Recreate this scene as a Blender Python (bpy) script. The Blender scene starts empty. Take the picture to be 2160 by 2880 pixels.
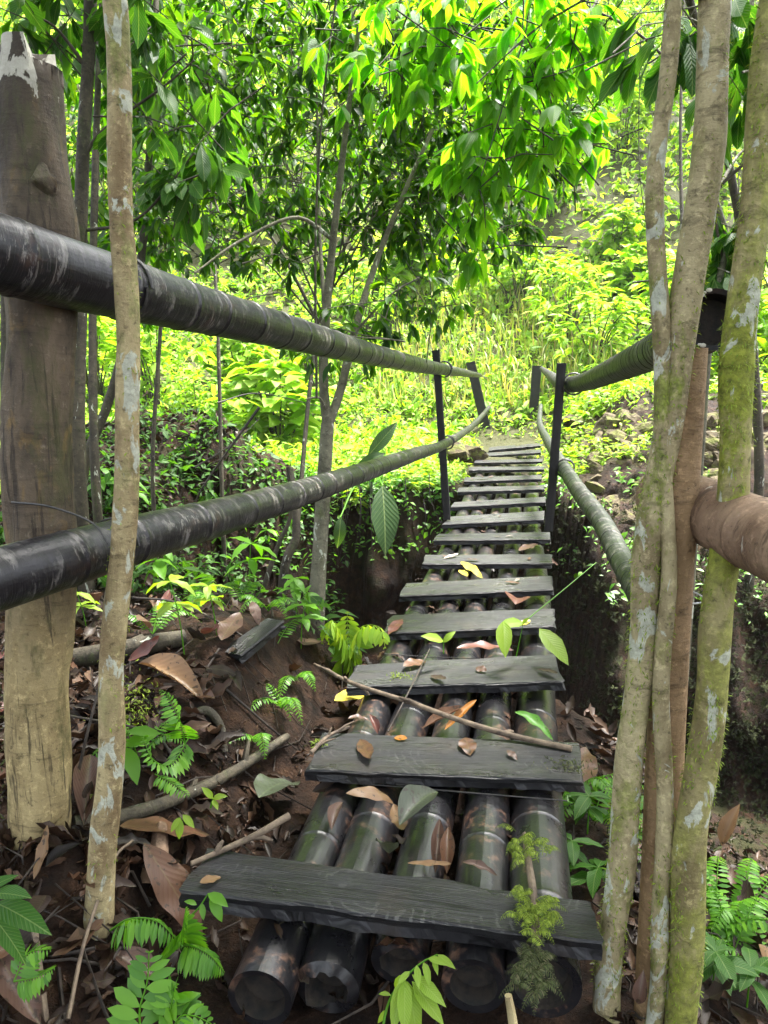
import bpy, math, random
import numpy as np
from mathutils import Vector

random.seed(7)
rng = np.random.default_rng(11)
scene = bpy.context.scene
COL = scene.collection
PI = math.pi

# ------------------------------------------------------------------ camera
F = 2176.0                       # focal length in photo pixels (2160 x 2880)
PITCH = math.radians(10.38)
YAW = math.radians(10.67)        # the camera looks to the left of the bridge axis (+Y)
EYE = np.array([0.0, 0.0, 1.4])
AX = np.array([-math.sin(YAW) * math.cos(PITCH), math.cos(YAW) * math.cos(PITCH), -math.sin(PITCH)])
RT = np.array([math.cos(YAW), math.sin(YAW), 0.0])
UP = np.cross(RT, AX)

cam_data = bpy.data.cameras.new("camera")
cam_data.sensor_fit = 'VERTICAL'
cam_data.sensor_height = 36.0
cam_data.sensor_width = 27.0
cam_data.lens = 36.0 * F / 2880.0
cam_data.clip_start = 0.02
cam_data.clip_end = 500
cam = bpy.data.objects.new("camera", cam_data)
COL.objects.link(cam)
cam.location = EYE
cam.rotation_euler = (PI / 2 - PITCH, 0, YAW)
scene.camera = cam

K = 2160 / 1659.0                # coordinates below were read off a 1659 px wide view


def ray(px, py):
    return AX + RT * ((px * K - 1080) / F) + UP * ((1440 - py * K) / F)


def at_depth(px, py, d):
    return EYE + ray(px, py) * d


def at_z(px, py, z):
    r = ray(px, py)
    return EYE + r * ((z - EYE[2]) / r[2])


def at_y(px, py, y):
    r = ray(px, py)
    return EYE + r * (y / r[1])


def at_plane(px, py, p0, n):
    r = ray(px, py)
    return EYE + r * (np.dot(p0 - EYE, n) / np.dot(r, n))


def at_vplane(px, py, a, b):
    n = np.array([-(b[1] - a[1]), b[0] - a[0], 0.0])
    return at_plane(px, py, np.array([a[0], a[1], 0.0]), n)


def depth_of(p):
    return float(np.dot(np.asarray(p) - EYE, AX))


# ------------------------------------------------------------------ noise and terrain
_perm = np.random.default_rng(3).random((64, 64))


def vnoise(x, y):
    x = np.asarray(x, float); y = np.asarray(y, float)
    xi = np.floor(x).astype(int); yi = np.floor(y).astype(int)
    fx = x - xi; fy = y - yi
    fx = fx * fx * (3 - 2 * fx); fy = fy * fy * (3 - 2 * fy)
    g = lambda i, j: _perm[i % 64, j % 64]
    return (g(xi, yi) * (1 - fx) * (1 - fy) + g(xi + 1, yi) * fx * (1 - fy)
            + g(xi, yi + 1) * (1 - fx) * fy + g(xi + 1, yi + 1) * fx * fy) - 0.5


def fbm(x, y, o=4):
    s = 0; a = 1.0
    for k in range(o):
        s = s + a * vnoise(np.asarray(x) * 2 ** k + 17 * k, np.asarray(y) * 2 ** k + 5 * k); a *= 0.5
    return s


def smooth(a, b, x):
    t = np.clip((np.asarray(x, float) - a) / (b - a), 0, 1)
    return t * t * (3 - 2 * t)


def H(x, y):
    x = np.asarray(x, float); y = np.asarray(y, float)
    wob = 0.35 * vnoise(x * 0.9 + 3, y * 0.3)
    near = np.interp(x, [-8, -3, -1.75, -1.25, -0.95, 0.25, 0.7, 1.6, 3, 8],
                     [0.9, 0.32, 0.06, -0.02, -0.30, -0.34, -0.56, -0.78, -1.05, -1.3])
    near = near + 0.07 * fbm(x * 1.6, y * 1.6)
    # a mound of bare soil left of the bridge at the brink
    near = near + 0.17 * np.exp(-((x + 1.45) / 0.38) ** 2 - ((y - 3.55) / 0.75) ** 2)
    m = smooth(-4.6, -2.3, x)
    bottom = -2.5 * m - 0.75 * (1 - m) + 0.35 * fbm(x * 0.7, y * 0.7)
    y0 = 4.35 + wob + 0.25 * smooth(-1.2, -2.2, x) - 0.55 * smooth(-0.2, 1.2, x) - 0.75 * smooth(0.45, 1.1, x)
    far_y = 9.9 + 1.3 * vnoise(x * 0.6, 2.2) + 0.7 * vnoise(x * 1.9, 8.2) + 0.35 * vnoise(x * 5.1, 3.2) - 2.1 * smooth(0.15, 0.9, x)
    w = 0.75 + 3.0 * (1 - m) + 0.5 * smooth(0.2, 0.9, x)
    f1 = smooth(y0 - 0.35, y0 + 1.1, y)
    far_l = np.where(x < -4, 0.16 * (-x - 4), 0.0)
    yy = np.maximum(y - 15.5, 0)
    hill = 0.42 * np.minimum(yy, 5) + 0.62 * np.maximum(yy - 5, 0)
    hill = np.minimum(hill, 30)
    rise = 0.03 * np.maximum(y - 10, 0) + (1.05 + 0.5 * fbm(x * 1.1, y * 1.1, 4)) * smooth(0.25, 1.3, x) * smooth(9.3, 11.9, y) * (1 - 0.8 * smooth(14, 20, y))
    far = -0.16 - 0.55 * smooth(0.3, 1.0, x) * (1 - smooth(7.6, 9.8, y)) + rise + hill + far_l + 0.22 * fbm(x * 0.5, y * 0.5) * smooth(10, 14, y) + 0.06 * fbm(x * 2, y * 2)
    far = far + 0.16 * fbm(x * 3, y * 3) * (1 - smooth(10, 12, y))
    f2 = smooth(far_y - w, far_y, y)
    rough = 0.14 * fbm(x * 2.5, y * 2.5) * f1 * (1 - f2)
    g = near * (1 - f1) + bottom * f1 + rough
    mound = 1.25 * np.exp(-((x + 4.3) / 1.25) ** 2 - ((y - 8.3) / 1.7) ** 2)
    lumps = (0.05 * fbm(x * 6, y * 6, 4) + 0.05 * np.maximum(fbm(x * 3.1 + 9, y * 3.1, 4), 0)) * (y < 20)
    return g * (1 - f2) + far * f2 + mound * (1 + 0.5 * fbm(x * 1.4, y * 1.4)) + lumps


def crumble(P):
    """the crumbling face of the far gully wall: how far a point of it leans in or out"""
    P = np.array(P, float)
    P[..., 1] += 0.42 * fbm(P[..., 0] * 2.2, P[..., 2] * 2.2 + 9, 5) * smooth(6.4, 7.0, P[..., 1]) * (1 - smooth(10, 10.6, P[..., 1]))
    return P


_T = np.concatenate([np.arange(0.6, 6, 0.03), np.arange(6, 20, 0.08), np.arange(20, 70, 0.4)])


def ground_pt(px, py):
    r = ray(px, py)
    Q = EYE + r[None] * _T[:, None]
    hit = np.nonzero(Q[:, 2] < H(Q[:, 0], Q[:, 1]))[0]
    if not len(hit): return EYE + r * 60
    k = hit[0]
    ts = np.linspace(_T[max(k - 1, 0)], _T[k], 30)
    Q = EYE + r[None] * ts[:, None]
    h2 = np.nonzero(Q[:, 2] < H(Q[:, 0], Q[:, 1]))[0]
    return Q[h2[0]]


def rim_pt(px, py, d):
    while True:
        p = at_depth(px, py, d)
        if H(p[0], p[1]) > -0.35 or d > 15: return on_ground(p[0], p[1], -.03)
        d += 0.15


def on_ground(x, y, dz=0.0):
    return np.array([x, y, float(H(x, y)) + dz])


# ------------------------------------------------------------------ mesh builder
class MB:
    def __init__(s):
        s.v = []; s.n = 0; s.f = []; s.uv = []; s.mi = []

    def add(s, verts, faces, uvs=None, mi=0):
        verts = np.asarray(verts, float).reshape(-1, 3)
        faces = np.asarray(faces, int)
        s.v.append(verts)
        s.f.append(faces + s.n)
        s.n += len(verts)
        if uvs is None:
            u = np.zeros((faces.size, 2))
        else:
            u = np.asarray(uvs, float)[faces.reshape(-1)]
        s.uv.append(u)
        s.mi.append(np.full(len(faces), mi, int))

    def build(s, name, mats, parent=None, smooth_shade=True, link=True):
        me = bpy.data.meshes.new(name)
        V = np.concatenate(s.v)
        me.vertices.add(len(V)); me.vertices.foreach_set('co', V.astype(np.float32).ravel())
        nl = sum(f.size for f in s.f); nf = sum(len(f) for f in s.f)
        me.loops.add(nl)
        me.loops.foreach_set('vertex_index', np.concatenate([f.ravel() for f in s.f]).astype(np.int32))
        me.polygons.add(nf)
        tot = np.concatenate([np.full(len(f), f.shape[1]) for f in s.f]).astype(np.int32)
        st = np.concatenate([[0], np.cumsum(tot)[:-1]]).astype(np.int32)
        me.polygons.foreach_set('loop_start', st)
        me.polygons.foreach_set('loop_total', tot)
        me.polygons.foreach_set('material_index', np.concatenate(s.mi).astype(np.int32))
        me.polygons.foreach_set('use_smooth', np.full(nf, smooth_shade, bool))
        uvl = me.uv_layers.new(name='UVMap')
        uvl.data.foreach_set('uv', np.concatenate(s.uv).astype(np.float32).ravel())
        me.update(calc_edges=True)
        if not isinstance(mats, (list, tuple)): mats = [mats]
        for m in mats: me.materials.append(m)
        o = bpy.data.objects.new(name, me)
        if link: COL.objects.link(o)
        if parent is not None:
            o.parent = parent
            o.matrix_parent_inverse = parent.matrix_world.inverted()
        return o


def norm(a):
    a = np.asarray(a, float)
    return a / np.maximum(np.linalg.norm(a, axis=-1, keepdims=True), 1e-9)


def spline(pts, n):
    P = np.asarray(pts, float)
    if len(P) == 2:
        t = np.linspace(0, 1, n)[:, None]
        return P[0] * (1 - t) + P[1] * t
    Q = np.vstack([2 * P[0] - P[1], P, 2 * P[-1] - P[-2]])
    seg = np.linalg.norm(np.diff(P[:, :3], axis=0), axis=1) + 1e-6
    cum = np.concatenate([[0], np.cumsum(seg)])
    out = []
    for s in np.linspace(0, cum[-1], n):
        i = min(np.searchsorted(cum, s, side='right') - 1, len(P) - 2)
        t = (s - cum[i]) / seg[i]
        a, b, c, d = Q[i], Q[i + 1], Q[i + 2], Q[i + 3]
        out.append(0.5 * ((2 * b) + (-a + c) * t + (2 * a - 5 * b + 4 * c - d) * t * t + (-a + 3 * b - 3 * c + d) * t ** 3))
    return np.array(out)


def frames(P):
    T = norm(np.gradient(P, axis=0))
    ref = np.array([0, 0, 1.0]) if abs(T[0][2]) < 0.9 else np.array([1.0, 0, 0])
    n = norm(ref - T[0] * np.dot(ref, T[0]))
    Ns = []
    for t in T:
        n = norm(n - t * np.dot(n, t)); Ns.append(n)
    Ns = np.array(Ns)
    return T, Ns, np.cross(T, Ns)


def tube(mb, P, R, ns=10, mi=0, rough=0.0, cap0=True, cap1=True, seed=0):
    P = np.asarray(P, float); n = len(P)
    R = np.broadcast_to(np.asarray(R, float), (n,))
    T, N, B = frames(P)
    a = np.arange(ns + 1) / ns * 2 * PI
    s = np.concatenate([[0], np.cumsum(np.linalg.norm(np.diff(P, axis=0), axis=1))])
    rr = R[:, None] * np.ones(ns + 1)[None]
    if rough:
        aa, ss = np.meshgrid(a, s)
        d = fbm(np.cos(aa) * 1.2 + seed * 3.1 + ss * 1.3, np.sin(aa) * 1.2 + ss * 5 + seed, 4)
        rr = rr * (1 + rough * d)
    V = P[:, None, :] + rr[..., None] * (np.cos(a)[None, :, None] * N[:, None, :] + np.sin(a)[None, :, None] * B[:, None, :])
    uv = np.stack(np.meshgrid(a / (2 * PI), s), -1).reshape(-1, 2)
    i = np.arange(n - 1)[:, None] * (ns + 1) + np.arange(ns)[None]
    f = np.stack([i, i + 1, i + ns + 2, i + ns + 1], -1).reshape(-1, 4)
    mb.add(V.reshape(-1, 3), f, uv, mi)
    for on, k, flip in ((cap0, 0, True), (cap1, n - 1, False)):
        if not on: continue
        ring = V[k, :ns]
        vv = np.vstack([ring, P[k]])
        ff = [[j, (j + 1) % ns, ns] for j in range(ns)]
        if flip: ff = [x[::-1] for x in ff]
        mb.add(vv, ff, np.tile([0.5, s[k]], (ns + 1, 1)), mi)


def tree_axis(pts_px, base, widths=None):
    """pixel track -> points on the vertical plane through base facing the viewer"""
    base = np.asarray(base, float)
    n = np.array([base[0] - EYE[0], base[1] - EYE[1], 0.0])
    return np.array([at_plane(x, y, base, n) for x, y in pts_px])


# leaf templates -----------------------------------------------------------
def leaf_t(nv=4, w=0.3, bend=0.6, fold=0.25, shape='lance', wave=0.0, curl=0.0):
    t = np.linspace(0, 1, nv + 1)
    if shape == 'lance': pr = np.sin(PI * np.clip(t, 0, 1) ** 0.85) ** 0.9
    elif shape == 'obov': pr = np.sin(PI * t ** 1.5) ** 0.8
    elif shape == 'heart': pr = np.sin(PI * t ** 0.55) ** 0.8
    else: pr = np.sin(PI * t) ** 0.6
    pr = np.maximum(pr, 0.02); pr[-1] = 0.0; pr[0] = 0.04
    b = bend if abs(bend) > 1e-3 else 1e-3
    y = np.sin(b * t) / b; z = -(1 - np.cos(b * t)) / b
    V = []; U = []
    for k in range(nv + 1):
        hw = 0.5 * w * pr[k]
        wz = wave * math.sin(t[k] * 17) * hw
        zz = fold * hw + curl * hw
        V += [(-hw, y[k], z[k] + zz + wz), (0, y[k], z[k]), (hw, y[k], z[k] + zz - wz)]
        U += [(0.5 - 0.5 * pr[k], t[k]), (0.5, t[k]), (0.5 + 0.5 * pr[k], t[k])]
    Fc = []
    for k in range(nv):
        a = 3 * k
        Fc += [(a, a + 1, a + 4, a + 3), (a + 1, a + 2, a + 5, a + 4)]
    return np.array(V), np.array(Fc), np.array(U)


def place(mb, T, pos, d, nrm, sc, mi=0):
    V, Fc, U = T
    pos = np.atleast_2d(np.asarray(pos, float)); n = len(pos)
    if n == 0: return
    d = norm(np.broadcast_to(np.asarray(d, float), (n, 3)))
    nrm = np.broadcast_to(np.asarray(nrm, float), (n, 3)) + 1e-4
    sd = norm(np.cross(d, nrm)); n2 = np.cross(sd, d)
    sc = np.broadcast_to(np.asarray(sc, float), (n,))
    W = pos[:, None, :] + sc[:, None, None] * (V[None, :, 0, None] * sd[:, None] + V[None, :, 1, None] * d[:, None] + V[None, :, 2, None] * n2[:, None])
    ff = (Fc[None] + (np.arange(n) * len(V))[:, None, None]).reshape(-1, 4)
    mb.add(W.reshape(-1, 3), ff, np.tile(U, (n, 1)), mi)


def rdir(n):
    return norm(rng.normal(size=(n, 3)))


# ------------------------------------------------------------------ tagging
def tag(o, label=None, cat=None, group=None, kind=None):
    if label: o['label'] = label
    if cat: o['category'] = cat
    if group: o['group'] = group
    if kind: o['kind'] = kind
    return o


def empty(name, loc, label, cat, group=None):
    o = bpy.data.objects.new(name, None)
    COL.objects.link(o)
    o.location = [float(c) for c in loc]
    o.empty_display_size = 0.1
    bpy.context.view_layer.update()
    return tag(o, label, cat, group)


# ------------------------------------------------------------------ materials
class Mat:
    def __init__(s, name):
        s.m = bpy.data.materials.new(name); s.m.use_nodes = True
        s.nt = s.m.node_tree; s.nt.nodes.clear()
        s.out = s.nt.nodes.new('ShaderNodeOutputMaterial')
        s.L = s.nt.links.new

    def n(s, typ, ins=None, **kw):
        nd = s.nt.nodes.new('ShaderNode' + typ)
        for k, v in kw.items(): setattr(nd, k, v)
        for k, v in (ins or {}).items():
            if isinstance(v, bpy.types.NodeSocket): s.L(v, nd.inputs[k])
            else: nd.inputs[k].default_value = v
        return nd

    def obj(s): return s.n('TexCoord').outputs['Object']
    def uv(s): return s.n('TexCoord').outputs['UV']

    def mapped(s, vec, scale=(1, 1, 1), loc=(0, 0, 0)):
        return s.n('Mapping', {'Vector': vec, 'Scale': scale, 'Location': loc}).outputs[0]

    def noise(s, vec, scale, detail=5, rough=0.6, dist=0.0):
        return s.n('TexNoise', {'Vector': vec, 'Scale': scale, 'Detail': detail, 'Roughness': rough, 'Distortion': dist}).outputs[0]

    def ramp(s, fac, stops):
        r = s.n('ValToRGB', {'Fac': fac})
        e = r.color_ramp.elements
        while len(e) < len(stops): e.new(0.5)
        for k, (p, c) in enumerate(stops):
            e[k].position = p
            e[k].color = (c, c, c, 1) if not isinstance(c, tuple) else (*c, 1)
        return r.outputs[0]

    def mix(s, f, a, b, blend='MIX'):
        nd = s.n('Mix', data_type='RGBA', blend_type=blend)
        for idx, v in ((0, f), (6, a), (7, b)):
            if isinstance(v, bpy.types.NodeSocket): s.L(v, nd.inputs[idx])
            elif idx == 0: nd.inputs[0].default_value = v
            else: nd.inputs[idx].default_value = (*v, 1)
        return nd.outputs[2]

    def math(s, op, a, b=None, c=None):
        nd = s.n('Math', operation=op)
        for k, v in enumerate((a, b, c)):
            if v is None: continue
            if isinstance(v, bpy.types.NodeSocket): s.L(v, nd.inputs[k])
            else: nd.inputs[k].default_value = v
        return nd.outputs[0]

    def bump(s, h, strength=0.4, dist=0.01, nrm=None):
        ins = {'Height': h, 'Strength': strength, 'Distance': dist}
        if nrm is not None: ins['Normal'] = nrm
        return s.n('Bump', ins).outputs[0]

    def pbr(s, color, rough=0.6, nrm=None, spec=0.5, coat=0.0):
        ins = {'Roughness': rough, 'Specular IOR Level': spec, 'Coat Weight': coat, 'Coat Roughness': 0.25}
        ins['Base Color'] = color if isinstance(color, bpy.types.NodeSocket) else (*color, 1)
        if nrm is not None: ins['Normal'] = nrm
        return s.n('BsdfPrincipled', ins)

    def done(s, sh):
        s.L(sh.outputs[0], s.out.inputs[0]); return s.m


def leaf_mat(name, cols, trans, rough=0.4, tf=0.45, veins=True, spec=0.5, spots=0.0, vf=0.45):
    M = Mat(name)
    rnd = M.n('NewGeometry').outputs['Random Per Island']
    stops = [((i + 0.0) / max(len(cols) - 1, 1), c) for i, c in enumerate(cols)]
    c = M.ramp(rnd, stops)
    nrm = None
    if veins:
        uv = M.n('SeparateXYZ', {0: M.uv()})
        u = M.math('ABSOLUTE', M.math('SUBTRACT', uv.outputs[0], 0.5))
        mid = M.math('LESS_THAN', u, 0.022)
        ph = M.math('SUBTRACT', M.math('MULTIPLY', uv.outputs[1], 13.0), M.math('MULTIPLY', u, 7.0))
        sv = M.math('GREATER_THAN', M.math('SINE', M.math('MULTIPLY', ph, 6.283)), 0.93)
        v = M.math('MAXIMUM', mid, M.math('MULTIPLY', sv, 0.5))
        c = M.mix(M.math('MULTIPLY', v, vf), c, M.mix(0.4, c, (0.5, 0.6, 0.25)))
        nrm = M.bump(M.math('SINE', M.math('MULTIPLY', ph, 6.283)), 0.25 if vf > .3 else 0.07, 0.004)
    if spots:
        nz = M.noise(M.obj(), 40, 3)
        c = M.mix(M.math('MULTIPLY', M.math('GREATER_THAN', nz, 0.62), spots), c, (0.03, 0.02, 0.012))
    p = M.pbr(c, rough, nrm, spec)
    tc = M.mix(1.0, c, trans, 'MULTIPLY')
    t = M.n('BsdfTranslucent', {'Color': tc})
    return M.done(M.n('MixShader', {0: tf, 1: p.outputs[0], 2: t.outputs[0]}))


def bamboo_mat(name, base, brown, lichen, streak=1.0, rings=0.0, rough=0.33, green=0.0, sheen=0):
    M = Mat(name)
    o = M.obj(); uv = M.uv()
    st = M.noise(M.mapped(uv, (9, 2.2, 1)), 3, 5)
    n1 = M.noise(o, 7, 6, 0.65); n2 = M.noise(o, 26, 5, 0.7); n3 = M.noise(o, 2.2, 3)
    c = M.mix(M.ramp(st, [(0.35, 0.0), (0.7, 1.0)]), base, tuple(x * 1.3 + 0.001 for x in base))
    bf = M.math('MULTIPLY', M.ramp(n2, [(0.46, 0.0), (0.6, 1.0)]), M.ramp(n1, [(0.53, 0.0), (0.66, 1.0)]))
    c = M.mix(M.math('MULTIPLY', bf, brown), c, (0.20, 0.095, 0.05))
    if green: c = M.mix(M.math('MULTIPLY', M.ramp(n3, [(0.4, 0.0), (0.6, 1.0)]), green), c, (0.03, 0.045, 0.018))
    nf = M.noise(M.mapped(uv, (4.5, 30, 1)), 1.0, 6, 0.75, 0.5) if rings else n2
    lf = M.math('MULTIPLY', M.ramp(nf, [(0.52, 0.0), (0.58, 1.0)]), M.ramp(n1, [(0.44, 0.0), (0.58, 1.0)]))
    c = M.mix(M.math('MULTIPLY', lf, lichen), c, (0.30, 0.28, 0.26))
    h = M.math('ADD', M.math('MULTIPLY', n2, 0.6), M.math('MULTIPLY', st, 0.8))
    if rings:
        wv = M.noise(M.mapped(uv, (2.2, 34, 1)), 1.0, 5, 0.72, 0.6)
        cut = M.math('MULTIPLY', M.ramp(wv, [(0.55, 0.0), (0.6, 1.0)]), M.ramp(n1, [(0.36, 0.0), (0.52, 1.0)]))
        c = M.mix(M.math('MULTIPLY', cut, rings * 0.6), c, (0.004, 0.004, 0.004))
        hi = M.ramp(wv, [(0.36, 1.0), (0.41, 0.0)])
        c = M.mix(M.math('MULTIPLY', M.math('MULTIPLY', hi, M.ramp(n1, [(0.45, 0.0), (0.6, 1.0)])), rings * 0.6), c, (0.2, 0.18, 0.165))
        h = M.math('ADD', h, M.math('MULTIPLY', wv, 1.5 * rings))
    rg = M.ramp(n1, [(0.3, rough), (0.75, rough + 0.25)])
    return M.done(M.pbr(c, rg, M.bump(h, 0.4, 0.006), (0.5 if sheen > 1 else 0.28) if sheen else 0.28, 0.3 if sheen > 1 else (0.12 if sheen else 0.03)))


def plank_mat(name, base):
    M = Mat(name)
    uv = M.uv()
    w = M.n('TexWave', {'Vector': M.mapped(uv, (0.9, 9, 1)), 'Scale': 5.0, 'Distortion': 7.0, 'Detail': 4.0, 'Detail Scale': 1.3}, wave_type='RINGS', rings_direction='X').outputs[1]
    fine = M.noise(M.mapped(uv, (3, 95, 1)), 2.0, 6, 0.7)
    big = M.noise(M.mapped(uv, (1.5, 5, 1)), 2.0, 4)
    xy = M.n('SeparateXYZ', {0: uv})
    wob = M.math('MULTIPLY', M.noise(uv, 5.0, 5), 0.35)
    u1 = M.math('SUBTRACT', M.math('FRACT', M.math('ADD', M.math('MULTIPLY', xy.outputs[0], 2.1), wob)), 0.95)
    v1 = M.math('ADD', M.math('SUBTRACT', M.math('MULTIPLY', xy.outputs[1], 2.4), 0.45), wob)
    rr = M.math('SQRT', M.math('ADD', M.math('MULTIPLY', u1, u1), M.math('MULTIPLY', v1, v1)))
    saw = M.math('SINE', M.math('MULTIPLY', rr, 95.0))
    c = M.mix(M.ramp(big, [(0.3, 0.0), (0.7, 1.0)]), base, tuple(x * 2.3 for x in base))
    c = M.mix(M.ramp(fine, [(0.51, 0.0), (0.58, 0.9)]), c, tuple(x * 0.25 for x in base))
    c = M.mix(M.ramp(fine, [(0.36, 0.6), (0.45, 0.0)]), c, tuple(x * 4.0 for x in base))
    sf = M.math('MULTIPLY', M.math('GREATER_THAN', saw, 0.72), M.ramp(M.noise(M.mapped(uv, (2.2, 4, 1)), 2.2, 3), [(0.52, 0.0), (0.62, 0.6)]))
    c = M.mix(M.math('MULTIPLY', sf, M.math('GREATER_THAN', fine, 0.45)), c, (0.06, 0.06, 0.058))
    spl = M.noise(M.mapped(uv, (1.6, 46, 1), (4, 2, 0)), 1.0, 4, 0.6, 0.4)
    c = M.mix(M.ramp(spl, [(0.61, 0.0), (0.65, 0.95)]), c, (0.0015, 0.0015, 0.0015))
    rn = M.n('ObjectInfo').outputs['Random']
    c = M.mix(1.0, c, M.ramp(rn, [(0.0, 0.75), (1.0, 1.5)]), 'MULTIPLY')
    mud = M.ramp(M.noise(M.obj(), 4.5, 6, 0.7), [(0.52, 0.0), (0.68, 0.4)])
    c = M.mix(mud, c, (0.04, 0.029, 0.02))
    gr = M.ramp(M.noise(M.obj(), 6, 5), [(0.6, 0.0), (0.74, 0.35)])
    c = M.mix(gr, c, (0.035, 0.045, 0.018))
    h = M.math('ADD', M.math('MULTIPLY', fine, 1.0), M.math('MULTIPLY', w, 0.4))
    return M.done(M.pbr(c, M.ramp(big, [(0.35, 0.24), (0.62, 0.6)]), M.bump(h, 0.7, 0.004), 0.33))


def bark_mat(name, c1, c2, lichen, moss, mcol=(0.13, 0.17, 0.025), white=(0.5, 0.52, 0.42), zsplit=None, ring=1.0, ztop=None):
    M = Mat(name)
    o = M.obj(); uv = M.uv()
    n1 = M.noise(M.mapped(o, (9, 9, 4)), 1.0, 6, 0.65, 0.4); n2 = M.noise(o, 38, 6, 0.75); n3 = M.noise(M.mapped(o, (9, 9, 4.5), (3, 1, 0)), 1.7, 5, 0.6, 0.8)
    n4 = M.noise(M.mapped(o, (2.5, 2.5, 1.4), (7, 2, 0)), 1.0, 3)
    rg = M.noise(M.mapped(uv, (2.0, 26, 1)), 1.0, 6, 0.75, 0.4)
    c = M.mix(M.ramp(n1, [(0.36, 0.0), (0.62, 1.0)]), c1, c2)
    c = M.mix(M.ramp(rg, [(0.54, 0.0), (0.66, 0.75)]), c, tuple(x * 0.33 for x in c1))
    c = M.mix(M.ramp(n2, [(0.54, 0.0), (0.66, 0.6)]), c, tuple(min(1, x * 1.6) for x in c2))
    c = M.mix(M.ramp(n2, [(0.34, 0.7), (0.42, 0.0)]), c, tuple(x * 0.3 for x in c1))
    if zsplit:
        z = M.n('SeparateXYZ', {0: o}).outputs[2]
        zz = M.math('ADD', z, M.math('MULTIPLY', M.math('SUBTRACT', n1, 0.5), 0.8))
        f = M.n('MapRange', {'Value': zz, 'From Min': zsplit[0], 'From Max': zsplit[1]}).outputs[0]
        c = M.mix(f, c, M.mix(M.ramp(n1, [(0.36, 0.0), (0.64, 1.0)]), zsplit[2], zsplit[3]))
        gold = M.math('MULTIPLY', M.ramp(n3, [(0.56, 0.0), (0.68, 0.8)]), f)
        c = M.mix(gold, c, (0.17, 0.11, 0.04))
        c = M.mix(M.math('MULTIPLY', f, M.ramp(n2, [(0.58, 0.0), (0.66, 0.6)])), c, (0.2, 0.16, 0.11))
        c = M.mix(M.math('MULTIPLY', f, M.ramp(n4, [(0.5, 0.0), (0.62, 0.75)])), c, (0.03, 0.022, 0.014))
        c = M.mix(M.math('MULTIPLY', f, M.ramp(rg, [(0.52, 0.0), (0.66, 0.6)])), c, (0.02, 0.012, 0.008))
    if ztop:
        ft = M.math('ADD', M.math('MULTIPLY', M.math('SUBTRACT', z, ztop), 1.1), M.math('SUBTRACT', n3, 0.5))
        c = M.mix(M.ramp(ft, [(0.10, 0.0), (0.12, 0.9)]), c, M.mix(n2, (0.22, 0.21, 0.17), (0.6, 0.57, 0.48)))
    if zsplit:
        ck = M.noise(M.mapped(o, (26, 26, 2.2)), 1.0, 5, 0.7, 0.5)
        c = M.mix(M.ramp(ck, [(0.56, 0.0), (0.63, 0.75)]), c, (0.018, 0.013, 0.009))
        c = M.mix(M.ramp(M.noise(M.mapped(o, (6, 6, 2.5), (5, 5, 1)), 1.0, 6, 0.75), [(0.55, 0.0), (0.66, 0.7)]), c, (0.06, 0.062, 0.02))
    if moss:
        thr = 0.66 - 0.30 * moss
        nm = M.noise(M.mapped(o, (10, 10, 5)), 1.0, 7, 0.72)
        mf = M.math('MULTIPLY', M.ramp(nm, [(thr, 0.0), (thr + 0.1, 1.0)]), M.ramp(n4, [(0.36, 0.25), (0.6, 1.0)]))
        mc = M.mix(M.ramp(n2, [(0.35, 0.0), (0.65, 1.0)]), tuple(x * 0.4 for x in mcol), tuple(x * 1.4 for x in mcol))
        c = M.mix(M.math('MULTIPLY', mf, 0.92), c, mc)
    if lichen:
        t = 0.665 - 0.13 * lichen
        lf = M.ramp(n3, [(t, 0.0), (t + 0.02, 1.0)])
        lc = M.mix(M.ramp(n2, [(0.35, 0.0), (0.6, 1.0)]), tuple(x * 0.55 for x in white), white)
        c = M.mix(M.math('MULTIPLY', lf, 0.85), c, lc)
    h = M.math('ADD', M.math('MULTIPLY', n2, 0.9), M.math('MULTIPLY', rg, ring))
    h = M.math('ADD', h, M.math('MULTIPLY', n1, 1.5))
    return M.done(M.pbr(c, 0.72, M.bump(h, 0.8, 0.008), 0.3))


def soil_mat():
    M = Mat('soil')
    o = M.obj()
    n1 = M.noise(o, 1.3, 6, 0.65); n2 = M.noise(o, 9, 8, 0.75); n3 = M.noise(o, 45, 5, 0.7)
    c = M.ramp(n2, [(0.3, (0.004, 0.003, 0.0025)), (0.5, (0.022, 0.0105, 0.0052)), (0.66, (0.055, 0.027, 0.013)), (0.85, (0.10, 0.056, 0.03))])
    sep = M.n('SeparateXYZ', {0: o})
    far = M.n('MapRange', {'Value': M.math('SUBTRACT', sep.outputs[1], M.math('MULTIPLY', M.math('GREATER_THAN', sep.outputs[0], 0.5), 3.0)), 'From Min': 9.5, 'From Max': 13.0}).outputs[0]
    c = M.mix(M.math('MULTIPLY', far, 0.9), c, M.mix(n2, (0.025, 0.03, 0.008), (0.085, 0.085, 0.03)))
    # moss that grows on the damp gully walls
    wall = M.n('MapRange', {'Value': sep.outputs[1], 'From Min': 4.3, 'From Max': 5.2}).outputs[0]
    mf = M.math('MULTIPLY', M.ramp(M.noise(o, 2.6, 6, 0.7), [(0.5, 0.0), (0.66, 0.75)]), M.math('MULTIPLY', wall, M.math('SUBTRACT', 1.0, far)))
    c = M.mix(mf, c, M.mix(n3, (0.009, 0.012, 0.004), (0.05, 0.058, 0.016)))
    h = M.math('ADD', n2, M.math('MULTIPLY', n3, 0.5))
    return M.done(M.pbr(c, M.ramp(n1, [(0.3, 0.6), (0.7, 0.9)]), M.bump(h, 1.0, 0.06), 0.18))


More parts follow.
